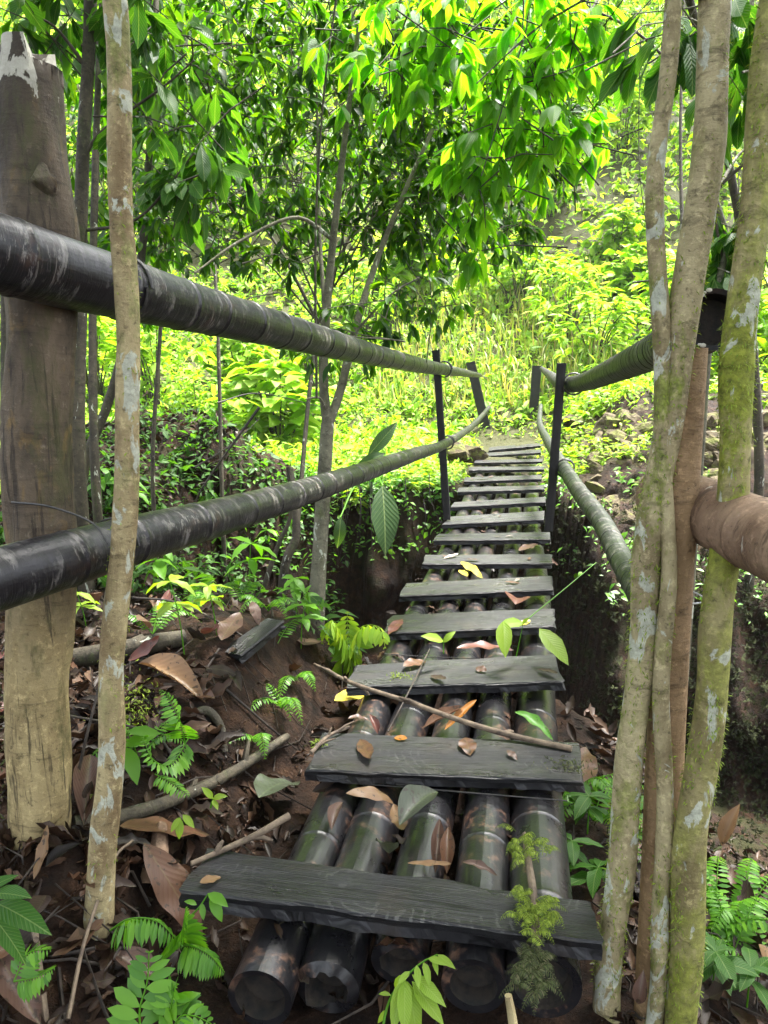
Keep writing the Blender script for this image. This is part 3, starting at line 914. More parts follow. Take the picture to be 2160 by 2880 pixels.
# ------------------------------------------------------------------ templates
T_LANCE = [leaf_t(4, .32, b, f, 'lance') for b, f in ((.3, .3), (.7, .25), (1.1, .35))]
T_WHORL = [leaf_t(5, .37, b, f, 'lance') for b, f in ((.25, .2), (.5, .15), (.8, .2))]
T_LOW = [leaf_t(2, .36, b, .3, 'lance') for b in (.2, .7)]
T_BIG = [leaf_t(7, .34, b, .22, 'obov', .25) for b in (.35, .8)]
T_OVAL = [leaf_t(6, .40, b, .25, 'lance', .12) for b in (.35, .9)]
T_HEART = [leaf_t(3, .62, b, .2, 'heart') for b in (.3, .7)]
T_PIN = leaf_t(3, .24, .4, .1, 'oval')
T_PINW = leaf_t(4, .36, .35, .15, 'oval')
T_BLADE = [leaf_t(4, .05, b, .3, 'lance') for b in (.5, 1.2, 1.9)]
T_DEAD = [leaf_t(6, .34, b, f, 'lance', wv, c) for b, f, wv, c in ((.5, .3, .5, .3), (-.6, .5, .3, .7), (1.2, -.3, .4, .2), (.2, .8, .2, .6), (-1.0, .2, .6, .4))]
T_MOSS = leaf_t(2, .22, .9, .2, 'lance')


# ------------------------------------------------------------------ leafy crowns
def whorls(mb, tips, dirs, ln, n=6, droop=.8, temps=T_LANCE, mi=0, spread=.75):
    """n leaves hanging round each twig tip"""
    for k in range(n):
        m = len(tips)
        if m == 0: return
        a = rng.uniform(0, 2 * PI, m)
        out = np.stack([np.cos(a), np.sin(a), np.zeros(m)], 1)
        d = norm(dirs * .5 + out * spread + np.array([0, 0, -1]) * (droop * rng.uniform(.5, 1.3, m))[:, None])
        nrm = norm(np.array([0, 0, 1.0]) + out * .6 + .35 * rng.normal(size=(m, 3)))
        back = rng.uniform(0, .10, m)[:, None]
        for ti, T in enumerate(temps):
            sel = (rng.integers(0, len(temps), m) == ti)
            if sel.any():
                place(mb, T, (tips - dirs * back)[sel], d[sel], nrm[sel], ln * rng.uniform(.6, 1.25, sel.sum()), mi)


def blob_tips(c, rad, n):
    p = rdir(n) * (rng.random(n) ** .45)[:, None]
    return np.asarray(c) + p * np.asarray(rad)


def crown(name, mat, blobs, parent, ln, n=6, droop=.8, temps=T_LANCE, twig_mb=None, twig_r=.004, hub=None, spread=.75):
    mb = MB()
    for c, rad, cnt in blobs:
        tips = blob_tips(c, rad, cnt)
        ctr = np.asarray(c) if hub is None else np.asarray(hub)
        dirs = norm(tips - ctr + rng.normal(size=tips.shape) * .15)
        whorls(mb, tips, dirs, ln, n, droop, temps, spread=spread)
        if twig_mb is not None:
            for t, d in zip(tips[::2], dirs[::2]):
                L = rng.uniform(.25, .6)
                mid = t - d * L * .5 + np.array([0, 0, .06 * L])
                tube(twig_mb, np.array([t, mid, t - d * L + rng.normal(size=3) * .05]), [twig_r * .6, twig_r, twig_r * 1.3], 4, cap0=False, cap1=False)
    return mb.build(name, mat, parent)


def B(px, py, d, rx, rz, n, ry=None):
    """foliage clump centred where that pixel's line of sight is d metres away"""
    return (at_depth(px, py, d), (rx, ry or rx, rz), n)


def stem(mb, pts, w0, w1, n=24, ns=8, rough=.12, seed=0):
    P = spline(pts, n)
    tube(mb, P, np.linspace(w0, w1, n), ns, 0, rough, seed=seed)
    return P


def make_tree(name, label, cat, bark, base_r, track, group=None, branches=(), blobs=(), leaf='leaf_dk', ln=.17, n=6, droop=.8, twigs=True, base=None, temps=T_LANCE, spread=.75):
    track = list(track); h0 = float(H(track[0][0], track[0][1]))
    if track[0][2] > h0: track = [np.array([track[0][0], track[0][1], h0 - .1])] + track
    root = empty(name, track[0], label, cat, group)
    mb = MB()
    stem(mb, track, base_r[0], base_r[1], 40, 12, .14, hash(label) % 50)
    for pts, r0, r1 in branches:
        stem(mb, pts, r0, r1, 22, 7, .1, 3)
    c = None
    if blobs:
        c = crown('crown', MAT[leaf], blobs, root, ln, n, droop, temps, mb if twigs else None, spread=spread)
    mb.build('trunk', MAT[bark], root)
    return root


# --- the slim trunks in the foreground
def slim(label, bark, px_track, base, widths, seed, moss=0, moss_side=None, crown_blobs=None, mossmat='moss'):
    root = empty('slim_tree', base, label, 'tree')
    tr = tree_axis(px_track, base)
    dep = np.array([depth_of(p) for p in tr])
    Rr = np.array(widths) * K / 2 * dep / F
    # the trunk goes on above the picture
    d = norm(tr[-1] - tr[-2])
    ext = [tr[-1] + d * q for q in (1.2, 2.6, 3.8)]
    C = np.column_stack([np.vstack([tr, ext]), np.concatenate([Rr, Rr[-1] * np.array([.95, .8, .5])])])
    P = spline(C, 150)
    P[:, 0] += .007 * np.sin(np.arange(150) * .21 + seed) + .005 * np.sin(np.arange(150) * .47 + seed * 2)
    mb = MB(); tube(mb, P[:, :3], P[:, 3] * (1 + .05 * np.sin(np.arange(150) * .9 + seed) * (rng.random(150))), 20, rough=.12, seed=seed)
    for q in (1.8, 2.6, 3.4):
        i = min(int(len(P) * (.55 + .12 * q / 1)), len(P) - 2)
        b0 = P[i, :3]; a = rng.uniform(0, 2 * PI)
        stem(mb, [b0, b0 + np.array([math.cos(a) * .5, math.sin(a) * .5, .5]), b0 + np.array([math.cos(a) * 1.2, math.sin(a) * 1.2, .8])], .02, .006, 10, 6)
    mb.build('trunk', MAT[bark], root)
    topz = P[-1, :3]
    crown('crown', MAT['leaf_dk'], crown_blobs or [(topz + np.array([0, 0, -.3]), (1.5, 1.5, .9), 160)], root, .2, 6, .6, T_LOW)
    if moss:
        m2 = MB(); zs = rng.integers(5, 95, moss)
        a = rng.uniform(0, 2 * PI, moss) if moss_side is None else rng.normal(moss_side, 1.0, moss)
        cl = vnoise(zs * .3 + seed, np.cos(a) * 1.5 + seed) > -.05
        zs, a = zs[cl], a[cl]
        o_ = np.stack([np.cos(a), np.sin(a), np.zeros(len(a))], 1)
        pos = P[zs, :3] + o_ * P[zs, 3][:, None] * 1.0 + np.stack([np.zeros(len(a))] * 2 + [rng.uniform(-.03, .03, len(a))], 1)
        place(m2, T_MOSS, pos, norm(o_ * .7 + rng.normal(size=o_.shape) * .5 + np.array([0, 0, -.15])), np.array([0, 0, 1.0]) + rng.normal(size=o_.shape) * .3, rng.uniform(.006, .017, len(a)))
        m2.build('moss', MAT[mossmat], root)
    return root, P


lb = ground_pt(205, 1990)
slim('slim pale lichen-blotched trunk standing in front of the left rails', 'bark_l',
     [(205, 2010), (215, 1900), (238, 1650), (252, 1400), (262, 1150), (272, 1000), (272, 700), (270, 450), (258, 200), (248, 0), (244, -150)], lb,
     [66, 60, 56, 54, 52, 52, 52, 52, 52, 52, 52], 1, 900, None)
bB = at_z(1308, 2260, -.45)
slim('thickest brown-green trunk of the right clump, overlapping the near plank end', 'bark_r',
     [(1308, 2260), (1330, 2000), (1345, 1750), (1373, 1500), (1408, 1200), (1432, 1000), (1458, 800), (1500, 500), (1530, 250), (1556, 0), (1572, -150)], bB,
     [58, 58, 60, 58, 61, 60, 60, 65, 67, 67, 67], 4, 7000, None)
bA = at_z(1400, 2300, -.45)
slim('thinnest trunk of the right clump, passing behind the thick one', 'bark_r',
     [(1400, 2300), (1422, 2000), (1434, 1750), (1440, 1450), (1440, 1220), (1430, 1000), (1424, 800), (1420, 640), (1426, 400), (1443, 200), (1452, 0), (1456, -150)], bA,
     [36, 36, 36, 35, 34, 34, 36, 40, 38, 37, 36, 36], 6, 3000, None)
bC = at_z(1462, 2320, -.45)
slim('moss-furred green trunk at the right edge, behind the tan rail', 'bark_m',
     [(1462, 2320), (1485, 2000), (1512, 1700), (1538, 1400), (1560, 1200), (1585, 1000), (1606, 750), (1625, 500), (1645, 250), (1665, 0), (1680, -150)], bC,
     [68, 70, 66, 66, 66, 66, 70, 64, 62, 62, 62], 8, 11000, None)

# ------------------------------------------------------------------ plants, twigs, leaves
def frond_geo(mb, P, plen, T=T_PIN, n=18, droop=.25, taper=.35, start=.12, r=.0025, mb_r=None):
    """pinnate leaf along the points P"""
    P = np.asarray(P, float)
    tube(mb_r or mb, P, np.linspace(r, r * .4, len(P)), 4, 0, cap0=False, cap1=False)
    Tn, _, _ = frames(P)
    t = np.linspace(start, .985, n)
    idx = t * (len(P) - 1)
    pos = np.stack([np.interp(idx, np.arange(len(P)), P[:, k]) for k in range(3)], 1)
    tg = norm(np.stack([np.interp(idx, np.arange(len(P)), Tn[:, k]) for k in range(3)], 1))
    up = np.array([0, 0, 1.0])
    sdv = norm(np.cross(tg, up) + 1e-4)
    up2 = np.cross(sdv, tg)
    L = plen * (np.sin(PI * (t * .86 + .14)) ** .7 * (1 - taper) + taper * (1 - t)) + .004
    for s in (1, -1):
        d = norm(sdv * s + tg * .45 - np.array([0, 0, droop]) + rng.normal(size=sdv.shape) * .06)
        place(mb, T, pos, d, up2 + rng.normal(size=sdv.shape) * .12, L * rng.uniform(.88, 1.1, n))


def arch(base, az, length, rise, fall, n=16):
    """arching rachis"""
    t = np.linspace(0, 1, n)
    h = np.stack([np.cos(az) * t * length, np.sin(az) * t * length, rise * np.sin(PI * .75 * t) - fall * t * t], 1)
    return np.asarray(base) + h


def fern(label, base, fronds, plen, mat='fern', n=18, T=T_PIN, group=None, name='fern', cat='fern'):
    root = empty(name, base, label, cat, group)
    for az, L, rise, fall in fronds:
        mb = MB(); frond_geo(mb, arch(base, az, L, rise, fall), plen, T, n)
        mb.build('frond', MAT[mat], root)
    return root


def fern_px(label, tracks, plen, mat='fern', n=18, T=T_PIN, droop=.25, name='fern', cat='fern', r=.0025):
    """fronds given as pixel tracks with depths: [(px,py,d),...]"""
    root = empty(name, at_depth(*tracks[0][0]), label, cat)
    for tr_ in tracks:
        P = spline([at_depth(*q) for q in tr_], 20)
        mb = MB(); frond_geo(mb, P, plen, T, n, droop, r=r)
        mb.build('frond', MAT[mat], root)
    return root


def seedling(label, base, h, leaves, ln, mat='lime', lean=(0, 0), temps=T_OVAL, group=None, name='seedling', cat='seedling', el=.2, levels=1):
    root = empty(name, base, label, cat, group)
    base = np.asarray(base, float)
    top = base + np.array([lean[0], lean[1], h])
    mb = MB(); P = spline([base - np.array([0, 0, .03]), base * .5 + top * .5 + np.array([lean[0] * -.2, 0, 0]), top], 8)
    tube(mb, P, np.linspace(.0035, .002, 8), 5); mb.build('stem', MAT['fern'], root)
    a0 = rng.uniform(0, 6.28)
    k = 0
    for lv in range(levels):
        p = top * (1 - .28 * lv) + base * .28 * lv
        for q in range(leaves):
            a = a0 + q * 2 * PI / leaves + lv * .9 + rng.normal() * .25
            d = np.array([math.cos(a), math.sin(a), el + rng.normal() * .15])
            m = MB(); place(m, temps[k % len(temps)], p, d, np.array([0, 0, 1.0]) + rng.normal(size=3) * .2, ln * rng.uniform(.75, 1.2))
            m.build('leaf', MAT[mat], root); k += 1
    return root


def px_leaf_plant(label, stem_px, leaves, mat, name='seedling', cat='seedling', temps=T_OVAL, sr=.003, smat='fern', toward=None):
    """stem track [(px,py,d)] and leaves [(px0,py0,d0,px1,py1,d1)]"""
    root = empty(name, at_depth(*stem_px[0]), label, cat)
    mb = MB(); tube(mb, spline([at_depth(*q) for q in stem_px], 16), np.linspace(sr, sr * .5, 16), 5); mb.build('stem', MAT[smat], root)
    for k, l in enumerate(leaves):
        a = at_depth(*l[:3]); b = at_depth(*l[3:6]); d = b - a
        nn = norm((EYE - a)) * .7 + np.array([0, 0, .6]) + rng.normal(size=3) * .15
        m = MB(); place(m, temps[k % len(temps)], a, d, nn, np.linalg.norm(d) * 1.08)
        m.build('leaf', MAT[mat], root)
    return root


def twig(label, pts, r0, r1, mat='twig', name='twig', cat='twig', side=0, group=None, rough=.18):
    mb = MB()
    P = spline(pts, 26)
    tube(mb, P, np.linspace(r0, r1, 26), 7, 0, rough, seed=len(label))
    for k in range(side):
        i = int(rng.integers(5, 22)); d = norm(P[i + 1] - P[i])
        e = norm(d + rng.normal(size=3) * .7 + np.array([0, 0, .2]))
        L = rng.uniform(.04, .12)
        tube(mb, np.array([P[i], P[i] + e * L * .5, P[i] + e * L + np.array([0, 0, -.01])]), [r1 * .9, r1 * .7, r1 * .4], 5)
    return tag(mb.build(name, MAT[mat], None), label, cat, group)


T_FLAT = [leaf_t(6, .36, b, f, 'oval' if k % 2 else 'lance', wv, c) for k, (b, f, wv, c) in enumerate(((.15, .12, .3, 0), (-.25, .15, .3, .1), (.3, .1, .4, .1), (-.15, .3, .2, .1), (.1, .2, .5, 0)))]


def dead_leaf(label, p0, p1, col, ti=0, up=(0, 0, 1), lift=.004, wmul=1.0, name='fallen_leaf', group=None, flat=False):
    p0 = np.asarray(p0, float) + np.array([0, 0, lift]); p1 = np.asarray(p1, float) + np.array([0, 0, lift])
    d = p1 - p0; L = np.linalg.norm(d)
    V, Fc, U = (T_FLAT if flat else T_DEAD)[ti % 5]
    V = V.copy(); V[:, 0] *= wmul
    yend = V[-2, 1]
    if V[:, 2].min() < 0: V[:, 2] -= V[:, 2].min() * .9
    mb = MB(); place(mb, (V, Fc, U), p0, d, np.asarray(up, float), L / max(yend, .5))
    o = mb.build(name, DEAD[col])
    md = o.modifiers.new('sub', 'SUBSURF'); md.levels = 1; md.render_levels = 2
    return tag(o, label, 'leaf', group)


def plane_of(i):
    c = plank_corners[i]
    n = norm(np.cross(c[1] - c[0], c[0] - c[3]))
    return c[0], n


def on_plank(i, px, py):
    return at_plane(px, py, *plane_of(i))


# --- background hillside -------------------------------------------------
def visible_xy(n, y0, y1, margin=.12):
    """points on the ground spread evenly over the picture, then checked to lie in a depth band"""
    out = []
    half = math.atan(1080 / F) + margin
    a = rng.uniform(-half, half, n); d = np.sqrt(rng.uniform(y0 * y0, y1 * y1, n))
    ang = YAW + a * -1
    return np.stack([-np.sin(ang) * d, np.cos(ang) * d], 1)


def undergrowth(name, mat, xy, nl, rad, ln, temps, kind='stuff', hgt=.6, jitter=.5):
    mb = MB()
    z = H(xy[:, 0], xy[:, 1])
    dist = np.hypot(xy[:, 0], xy[:, 1])
    m = len(xy)
    R = rad * (.6 + .03 * dist) * rng.uniform(.5, 1.5, m)
    Lm = ln * (.55 + .035 * dist) * rng.uniform(.65, 1.35, m)
    for k in range(nl):
        dv = norm(rng.normal(size=(m, 3)) * np.array([1, 1, .9])); dv[:, 2] = np.abs(dv[:, 2])
        rr = rng.uniform(.45, 1.0, m)
        pos = np.stack([xy[:, 0], xy[:, 1], z], 1) + dv * (R * rr)[:, None] * np.array([1, 1, 1.25])
        out = dv * np.array([1, 1, 0])
        d = norm(out + rng.normal(size=(m, 3)) * jitter + np.array([0, 0, -.25]))
        nr = norm(np.array([0, 0, 1.0]) + dv * .5 + rng.normal(size=(m, 3)) * .3)
        for ti, T in enumerate(temps):
            s = rng.integers(0, len(temps), m) == ti
            if s.any(): place(mb, T, pos[s], d[s], nr[s], (Lm * rng.uniform(.7, 1.3, m))[s])
    return tag(mb.build(name, MAT[mat]), kind=kind)


def far_mask(xy, keep_bridge=True):
    x, y = xy[:, 0], xy[:, 1]
    m = np.ones(len(xy), bool)
    if keep_bridge:
        m &= ~((np.abs(x + .35) < 1.0) & (y < 16.2))
    return m


xy = visible_xy(5200, 10.3, 24); xy = xy[far_mask(xy) & ~((np.abs(xy[:, 0] + .8) < 2.6) & (xy[:, 1] > 15.5) & (xy[:, 1] < 21) & (rng.random(len(xy)) < .15))]
xy = xy[~((xy[:, 0] > .5) & (xy[:, 0] < 5.6) & (xy[:, 1] < 12.2) & (rng.random(len(xy)) < .93))]
undergrowth('undergrowth', 'leaf_hill', xy, 11, .26, .17, T_LOW + T_HEART + T_LANCE[:1])
xy = visible_xy(8500, 24, 66); undergrowth('hillside_undergrowth', 'leaf_hill', xy, 13, .55, .17, T_LOW + T_HEART)
# low herbs round the far landing of the bridge
xy = np.stack([rng.uniform(-4, 2.2, 2400), rng.uniform(10.2, 17.6, 2400)], 1); xy = xy[~((np.abs(xy[:, 0] + .38) < .6) & (xy[:, 1] < 15.6))]
undergrowth('landing_herbs', 'leaf_hill', xy, 8, .14, .10, T_LOW)

# tall pale grass beyond the bridge end
mb = MB()
n = 2600
gx = rng.uniform(-3.6, 1.9, n); gy = rng.uniform(16.5, 22.5, n)
gz = H(gx, gy)
a = rng.uniform(0, 6.28, n)
d = norm(np.stack([np.cos(a) * .75, np.sin(a) * .75, np.ones(n)], 1))
for ti, T in enumerate(T_BLADE):
    s = rng.integers(0, 3, n) == ti
    place(mb, T, np.stack([gx, gy, gz - .03], 1)[s], d[s], np.stack([-np.cos(a), -np.sin(a), np.ones(n) * .6], 1)[s] * -1, rng.uniform(.3, .8, s.sum()))
tag(mb.build('tall_grass', MAT['grass']), kind='stuff')

# shrubs one can tell apart on the far slope
shr = []
for v in range(3):
    mb = MB(); tw = MB()
    tips = blob_tips((0, 0, .75), (.75, .75, .6), 85)
    dirs = norm(tips - np.array([0, 0, .1]))
    whorls(mb, tips, dirs, [.22, .28, .2][v], 6, .5, [T_LOW, T_HEART, T_LANCE][v])
    for t in tips[:14]: tube(tw, spline([np.array([0, 0, -.2]), t * .5 + np.array([0, 0, .1]), t], 6), np.linspace(.018, .005, 6), 5)
    root = empty('shrub', (0, 0, 0), 'x', 'shrub')
    mb.build('foliage', MAT['leaf_hill'], root); tw.build('stem', MAT['bark_d'], root)
    shr.append(root)
spots = [(1230, 640, 19), (1330, 600, 22), (1180, 560, 25), (1290, 690, 17), (1380, 560, 20), (1120, 690, 21), (960, 700, 24), (870, 620, 22), (780, 700, 20), (660, 720, 18), (520, 700, 17), (420, 740, 15),
         (330, 700, 16), (600, 780, 14), (1240, 470, 30), (1340, 420, 28), (1170, 400, 34), (1390, 330, 32), (1270, 330, 40), (1550, 620, 18), (1520, 560, 24), (1640, 640, 16), (1600, 760, 14), (1450, 700, 18), (200, 720, 15), (60, 760, 14),
         (480, 620, 24), (720, 560, 28), (940, 560, 30), (350, 560, 28), (230, 560, 24), (1060, 600, 28)]
kinds = ['fine-leaved', 'heart-leaved', 'long-leaved']
for i, (px, py, dd) in enumerate(spots):
    p = at_depth(px, py, dd); p = on_ground(p[0], p[1], -.1)
    src = shr[i % 3]
    if i < 3: r = src
    else:
        r = src.copy(); COL.objects.link(r)
        for ch in list(src.children):
            c = ch.copy(); COL.objects.link(c); c.parent = r
    r.location = p; r.rotation_euler = (0, 0, rng.uniform(0, 6.28)); s = rng.uniform(.8, 1.5) * (1 + .012 * dd); r.scale = (s, s, s * rng.uniform(.8, 1.3))
    tag(r, '%s bright green shrub among the growth on the hillside beyond the bridge' % kinds[i % 3], 'shrub', '%s shrubs on the far hillside' % kinds[i % 3])

# trees standing on the hillside
for i, (px, dd, hh) in enumerate([(1180, 58, 9), (1350, 52, 9), (1480, 44, 10), (1090, 52, 10), (1230, 32, 6), (1390, 27, 6), (1120, 40, 11), (1300, 46, 9), (1420, 36, 12), (1250, 55, 10), (930, 42, 12), (640, 40, 13), (420, 36, 12), (180, 38, 13), (1560, 34, 12), (1640, 28, 10), (780, 30, 11), (520, 27, 10), (300, 26, 11), (60, 26, 12)]):
    p = at_depth(px, 700, dd); g = on_ground(p[0], p[1], -.2)
    q = np.array([rng.normal() * .6, rng.normal() * .6, hh])
    bl = []
    for k in range(7):
        bl.append((g + q * rng.uniform(.35, 1.0) + rng.normal(size=3) * np.array([1.5, 1.5, .4]), (1.5, 1.5, 1.2), 34))
    make_tree('hillside_tree', ['thin tree with pale yellow-green crown far up the hillside', 'thin tree rising from the left slope behind the canopy'][int(px < 800)], 'tree', 'bark_g', (.13, .03),
              [g, g + q * .5 + rng.normal(size=3) * .2, g + q], ['trees far up the hillside', 'trees behind the left canopy'][int(px < 800)], blobs=bl, leaf='leaf_hill', ln=.42, n=6, droop=.7, twigs=False, temps=T_LOW)

# --- rocks on the far bank ------------------------------------------------
import bmesh
rock_meshes = []
for v in range(6):
    r = np.random.default_rng(v + 20)
    bm = bmesh.new()
    for q in range(22):
        d = norm(r.normal(size=3)) * np.array([1, .8, .65]) * r.uniform(.75, 1.0)
        bm.verts.new(d)
    bmesh.ops.convex_hull(bm, input=bm.verts[:])
    bmesh.ops.delete(bm, geom=[x for x in bm.verts if not x.link_faces], context='VERTS')
    bmesh.ops.subdivide_edges(bm, edges=bm.edges[:], cuts=4, use_grid_fill=True)
    for vv in bm.verts:
        c = vv.co; vv.co = c * (1 + .32 * float(fbm(c.x * 1.9 + v * 3, c.y * 1.9 + c.z * 1.7, 4)))
    me = bpy.data.meshes.new('rock'); bm.to_mesh(me); bm.free(); me.materials.append(MAT['rock'])
    rock_meshes.append(me)
rk = [(1290, 930, .24), (1345, 940, .30), (1262, 955, .20), (1320, 985, .30), (1375, 975, .28), (1285, 1000, .22), (1345, 1030, .34), (1390, 1030, .25), (1300, 1050, .24), (1360, 1075, .26), (1270, 1045, .18), (1325, 1095, .22),
      (1395, 920, .32), (1370, 895, .26), (1330, 905, .24), (1250, 935, .2), (1310, 955, .22), (1358, 1005, .24), (1405, 1080, .26), (1290, 1085, .16), (1345, 1120, .2), (1385, 1110, .22), (1540, 900, .3), (1560, 940, .34), (1600, 920, .3), (1640, 900, .3),
      (1545, 980, .28), (1620, 965, .3), (985, 965, .3), (1010, 975, .2), (1560, 1020, .25), (1650, 960, .26), (1255, 980, .16), (1340, 965, .18), (1300, 1015, .15), (1372, 945, .2)]
rk += [(rng.uniform(1235, 1420), rng.uniform(880, 1120), rng.uniform(.10, .2)) for _ in range(34)] + [(rng.uniform(1500, 1659), rng.uniform(890, 1060), rng.uniform(.12, .3)) for _ in range(16)]
for i, (px, py, s) in enumerate(rk):
    s = s * 1.5
    g = ground_pt(px, py)
    if depth_of(g) > 14: g = at_depth(px, py, 12.5)
    o = bpy.data.objects.new('rock', rock_meshes[i % 6]); COL.objects.link(o)
    o.location = g + np.array([0, .08, -.07 * s / .25]); o.scale = (s * rng.uniform(.9, 1.3), s, s * rng.uniform(.7, 1.1)); o.rotation_euler = (rng.uniform(-.4, .4), rng.uniform(-.4, .4), rng.uniform(0, 6.28))
    if px > 1100: tag(o, 'broken mossy limestone rock in the heap on the far bank', 'rock', 'rocks heaped on the far bank')
    else: tag(o, '%s mossy boulder beside the far end of the bridge, left of the planks' % ('larger' if px < 1000 else 'smaller'), 'rock')

# --- middle distance trees ------------------------------------------------
tb = at_depth(685, 1375, 5.2)
D = lambda *q: [at_depth(*k) for k in q]
make_tree('forked_tree', 'young forked tree rising from the gully side, drooping dark crown over the left rail', 'tree', 'bark_g', (.062, .045),
          D((683, 1380, 5.2), (690, 1200, 5.2), (699, 1050, 5.2), (708, 915, 5.2)), None,
          branches=[(D((708, 920, 5.2), (699, 830, 5.2), (703, 700, 5.15), (722, 500, 5.1), (745, 300, 5.0), (775, 60, 4.9)), .036, .014),
                    (D((708, 920, 5.2), (735, 845, 5.25), (765, 720, 5.3), (815, 560, 5.4), (880, 400, 5.4), (935, 280, 5.4)), .034, .012),
                    (D((705, 890, 5.2), (690, 860, 5.1), (660, 862, 5.0)), .012, .005),
                    (D((703, 700, 5.15), (690, 480, 5.3), (684, 200, 5.5)), .016, .008),
                    (D((722, 520, 5.1), (640, 470, 5.0), (520, 520, 4.8), (420, 590, 4.6)), .015, .006),
                    (D((765, 720, 5.3), (840, 640, 5.2), (905, 600, 5.1)), .010, .005)],
          blobs=[B(620, 300, 5.8, .95, .75, 80), B(760, 200, 5.8, .9, .8, 93), B(520, 420, 5.4, .8, .55, 58), B(880, 330, 6.0, .75, .8, 105), B(700, 60, 5.6, 1.1, .5, 74),
                 B(830, 500, 5.8, .55, .4, 43), B(920, 430, 5.7, .45, .45, 46), B(640, 520, 5.4, .5, .3, 18), B(470, 200, 5.2, .7, .6, 49), B(980, 150, 5.8, .6, .7, 68), B(860, 60, 5.8, .8, .5, 80), B(560, 90, 5.4, .8, .5, 68), B(400, 520, 5.6, .8, .35, 37), B(820, 690, 5.4, .38, .3, 21), B(700, 740, 5.2, .45, .22, 16), B(930, 640, 5.6, .3, .25, 16), B(560, 690, 5.0, .4, .15, 8), B(1060, 330, 5.9, .5, .6, 55), B(300, 420, 5.6, .6, .5, 31)],
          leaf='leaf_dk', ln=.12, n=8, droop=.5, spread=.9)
make_tree('understory_tree', 'slender dark-leaved tree behind the forked one, branches hanging above the bridge', 'tree', 'bark_d', (.05, .03),
          D((610, 1290, 6.2), (640, 1150, 6.2), (625, 1010, 6.3)), None,
          branches=[(D((640, 1150, 6.2), (690, 700, 6.8), (790, 450, 7.0), (960, 250, 7.2)), .022, .01), (D((690, 700, 6.8), (560, 480, 7.0), (380, 380, 7.2)), .018, .008)] + [(D((690 + q * 8, 700 - q * 20, 6.8), (690 + (x_ - 690) * .5, 560 + (y_ - 600) * .4, 6.7), (x_, y_, 6.5)), .010, .003) for q, (x_, y_) in enumerate([(400, 560), (480, 300), (560, 130), (860, 120), (1010, 200), (1080, 420), (320, 250), (760, 40), (930, 520), (600, 620)])],
          blobs=[B(900, 200, 7.4, .8, .9, 80), B(1020, 380, 7.2, .6, .6, 68), B(1090, 480, 7.0, .4, .4, 37), B(760, 380, 7.6, 1.1, .7, 80), B(560, 330, 7.6, 1.2, .8, 74), B(400, 330, 7.4, 1.0, .8, 55), B(340, 480, 7.0, .7, .4, 31),
                 B(1040, 80, 7.4, .9, .7, 74), B(640, 120, 8, 1.3, .8, 68), B(1000, 520, 6.6, .4, .35, 31), B(1180, 330, 7.2, .45, .5, 60), B(1250, 250, 7.2, .35, .35, 24), B(220, 300, 7.6, .9, .9, 62), B(200, 620, 7.4, .8, .5, 31), B(320, 90, 7.8, 1.0, .8, 55), B(60, 200, 7.6, .9, 1.0, 49)],
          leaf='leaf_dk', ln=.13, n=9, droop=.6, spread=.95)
make_tree('overhanging_tree', 'branches hung with sunlit whorls of long lime-green leaves over the far half of the bridge', 'tree', 'bark_d', (.05, .03),
          D((1640, 1000, 7.5), (1600, 500, 7.2), (1500, 40, 6.6), (1400, -250, 5.6)), None,
          branches=[(D((1400, -250, 5.6), (1280, 20, 5.2), (1170, 170, 5.0), (1120, 320, 4.9), (1080, 420, 4.8)), .016, .004),
                    (D((1400, -250, 5.6), (1330, -60, 4.4), (1160, 60, 4.4), (1030, 180, 4.3)), .016, .004),
                    (D((1560, 260, 7.0), (1400, 90, 5.6), (1280, 20, 5.0), (1220, -20, 4.6)), .014, .008),
                    (D((1400, -250, 5.6), (1180, -60, 4.6), (1130, 90, 4.5), (1040, 380, 4.4)), .01, .003)],
          blobs=[B(1080, 260, 4.7, .46, .48, 26), B(1160, 180, 4.7, .46, .42, 26), B(1010, 110, 4.6, .5, .38, 24), B(800, 110, 4.8, .5, .4, 16), B(1240, 110, 4.8, .32, .3, 18), B(1030, 400, 4.7, .25, .3, 14), B(1045, 560, 4.7, .16, .10, 4),
                 B(1180, 330, 4.9, .34, .3, 22), B(1280, 290, 5.1, .22, .2, 9), B(950, 40, 4.8, .5, .3, 26), B(1170, 30, 4.7, .5, .25, 26), B(890, 130, 4.7, .3, .35, 14), B(1320, 110, 4.8, .18, .16, 5)],
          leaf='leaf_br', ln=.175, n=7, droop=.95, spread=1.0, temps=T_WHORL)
# bigger leaves close by at the top left
make_tree('broadleaf_tree', 'dim broad-leaved tree beside the stout post, its large veined leaves above the upper left rail', 'tree', 'bark_d', (.045, .03),
          D((168, 1010, 4.2), (172, 700, 4.2), (176, 400, 4.15), (190, 150, 4.1), (196, -40, 4.0), (200, -300, 3.9)), None,
          branches=[(D((176, 400, 4.15), (205, 300, 4.1), (350, 190, 3.9), (420, 130, 3.8)), .012, .004), (D((190, 150, 4.1), (120, 60, 4.0), (60, 30, 3.9)), .012, .004),
                    (D((172, 500, 4.2), (300, 470, 4.0), (420, 330, 3.9)), .010, .004)],
          blobs=[B(360, 90, 4.0, .42, .3, 10), B(430, 240, 4.0, .36, .34, 9), B(330, 300, 4.0, .34, .3, 7), B(460, 380, 4.0, .28, .25, 6), B(60, 40, 4.0, .35, .2, 9), B(150, 60, 4.2, .35, .2, 9), B(380, 420, 4.1, .3, .2, 8), B(300, 20, 4.0, .4, .2, 9)],
          leaf='leaf_big', ln=.21, n=5, droop=.7, temps=T_BIG)
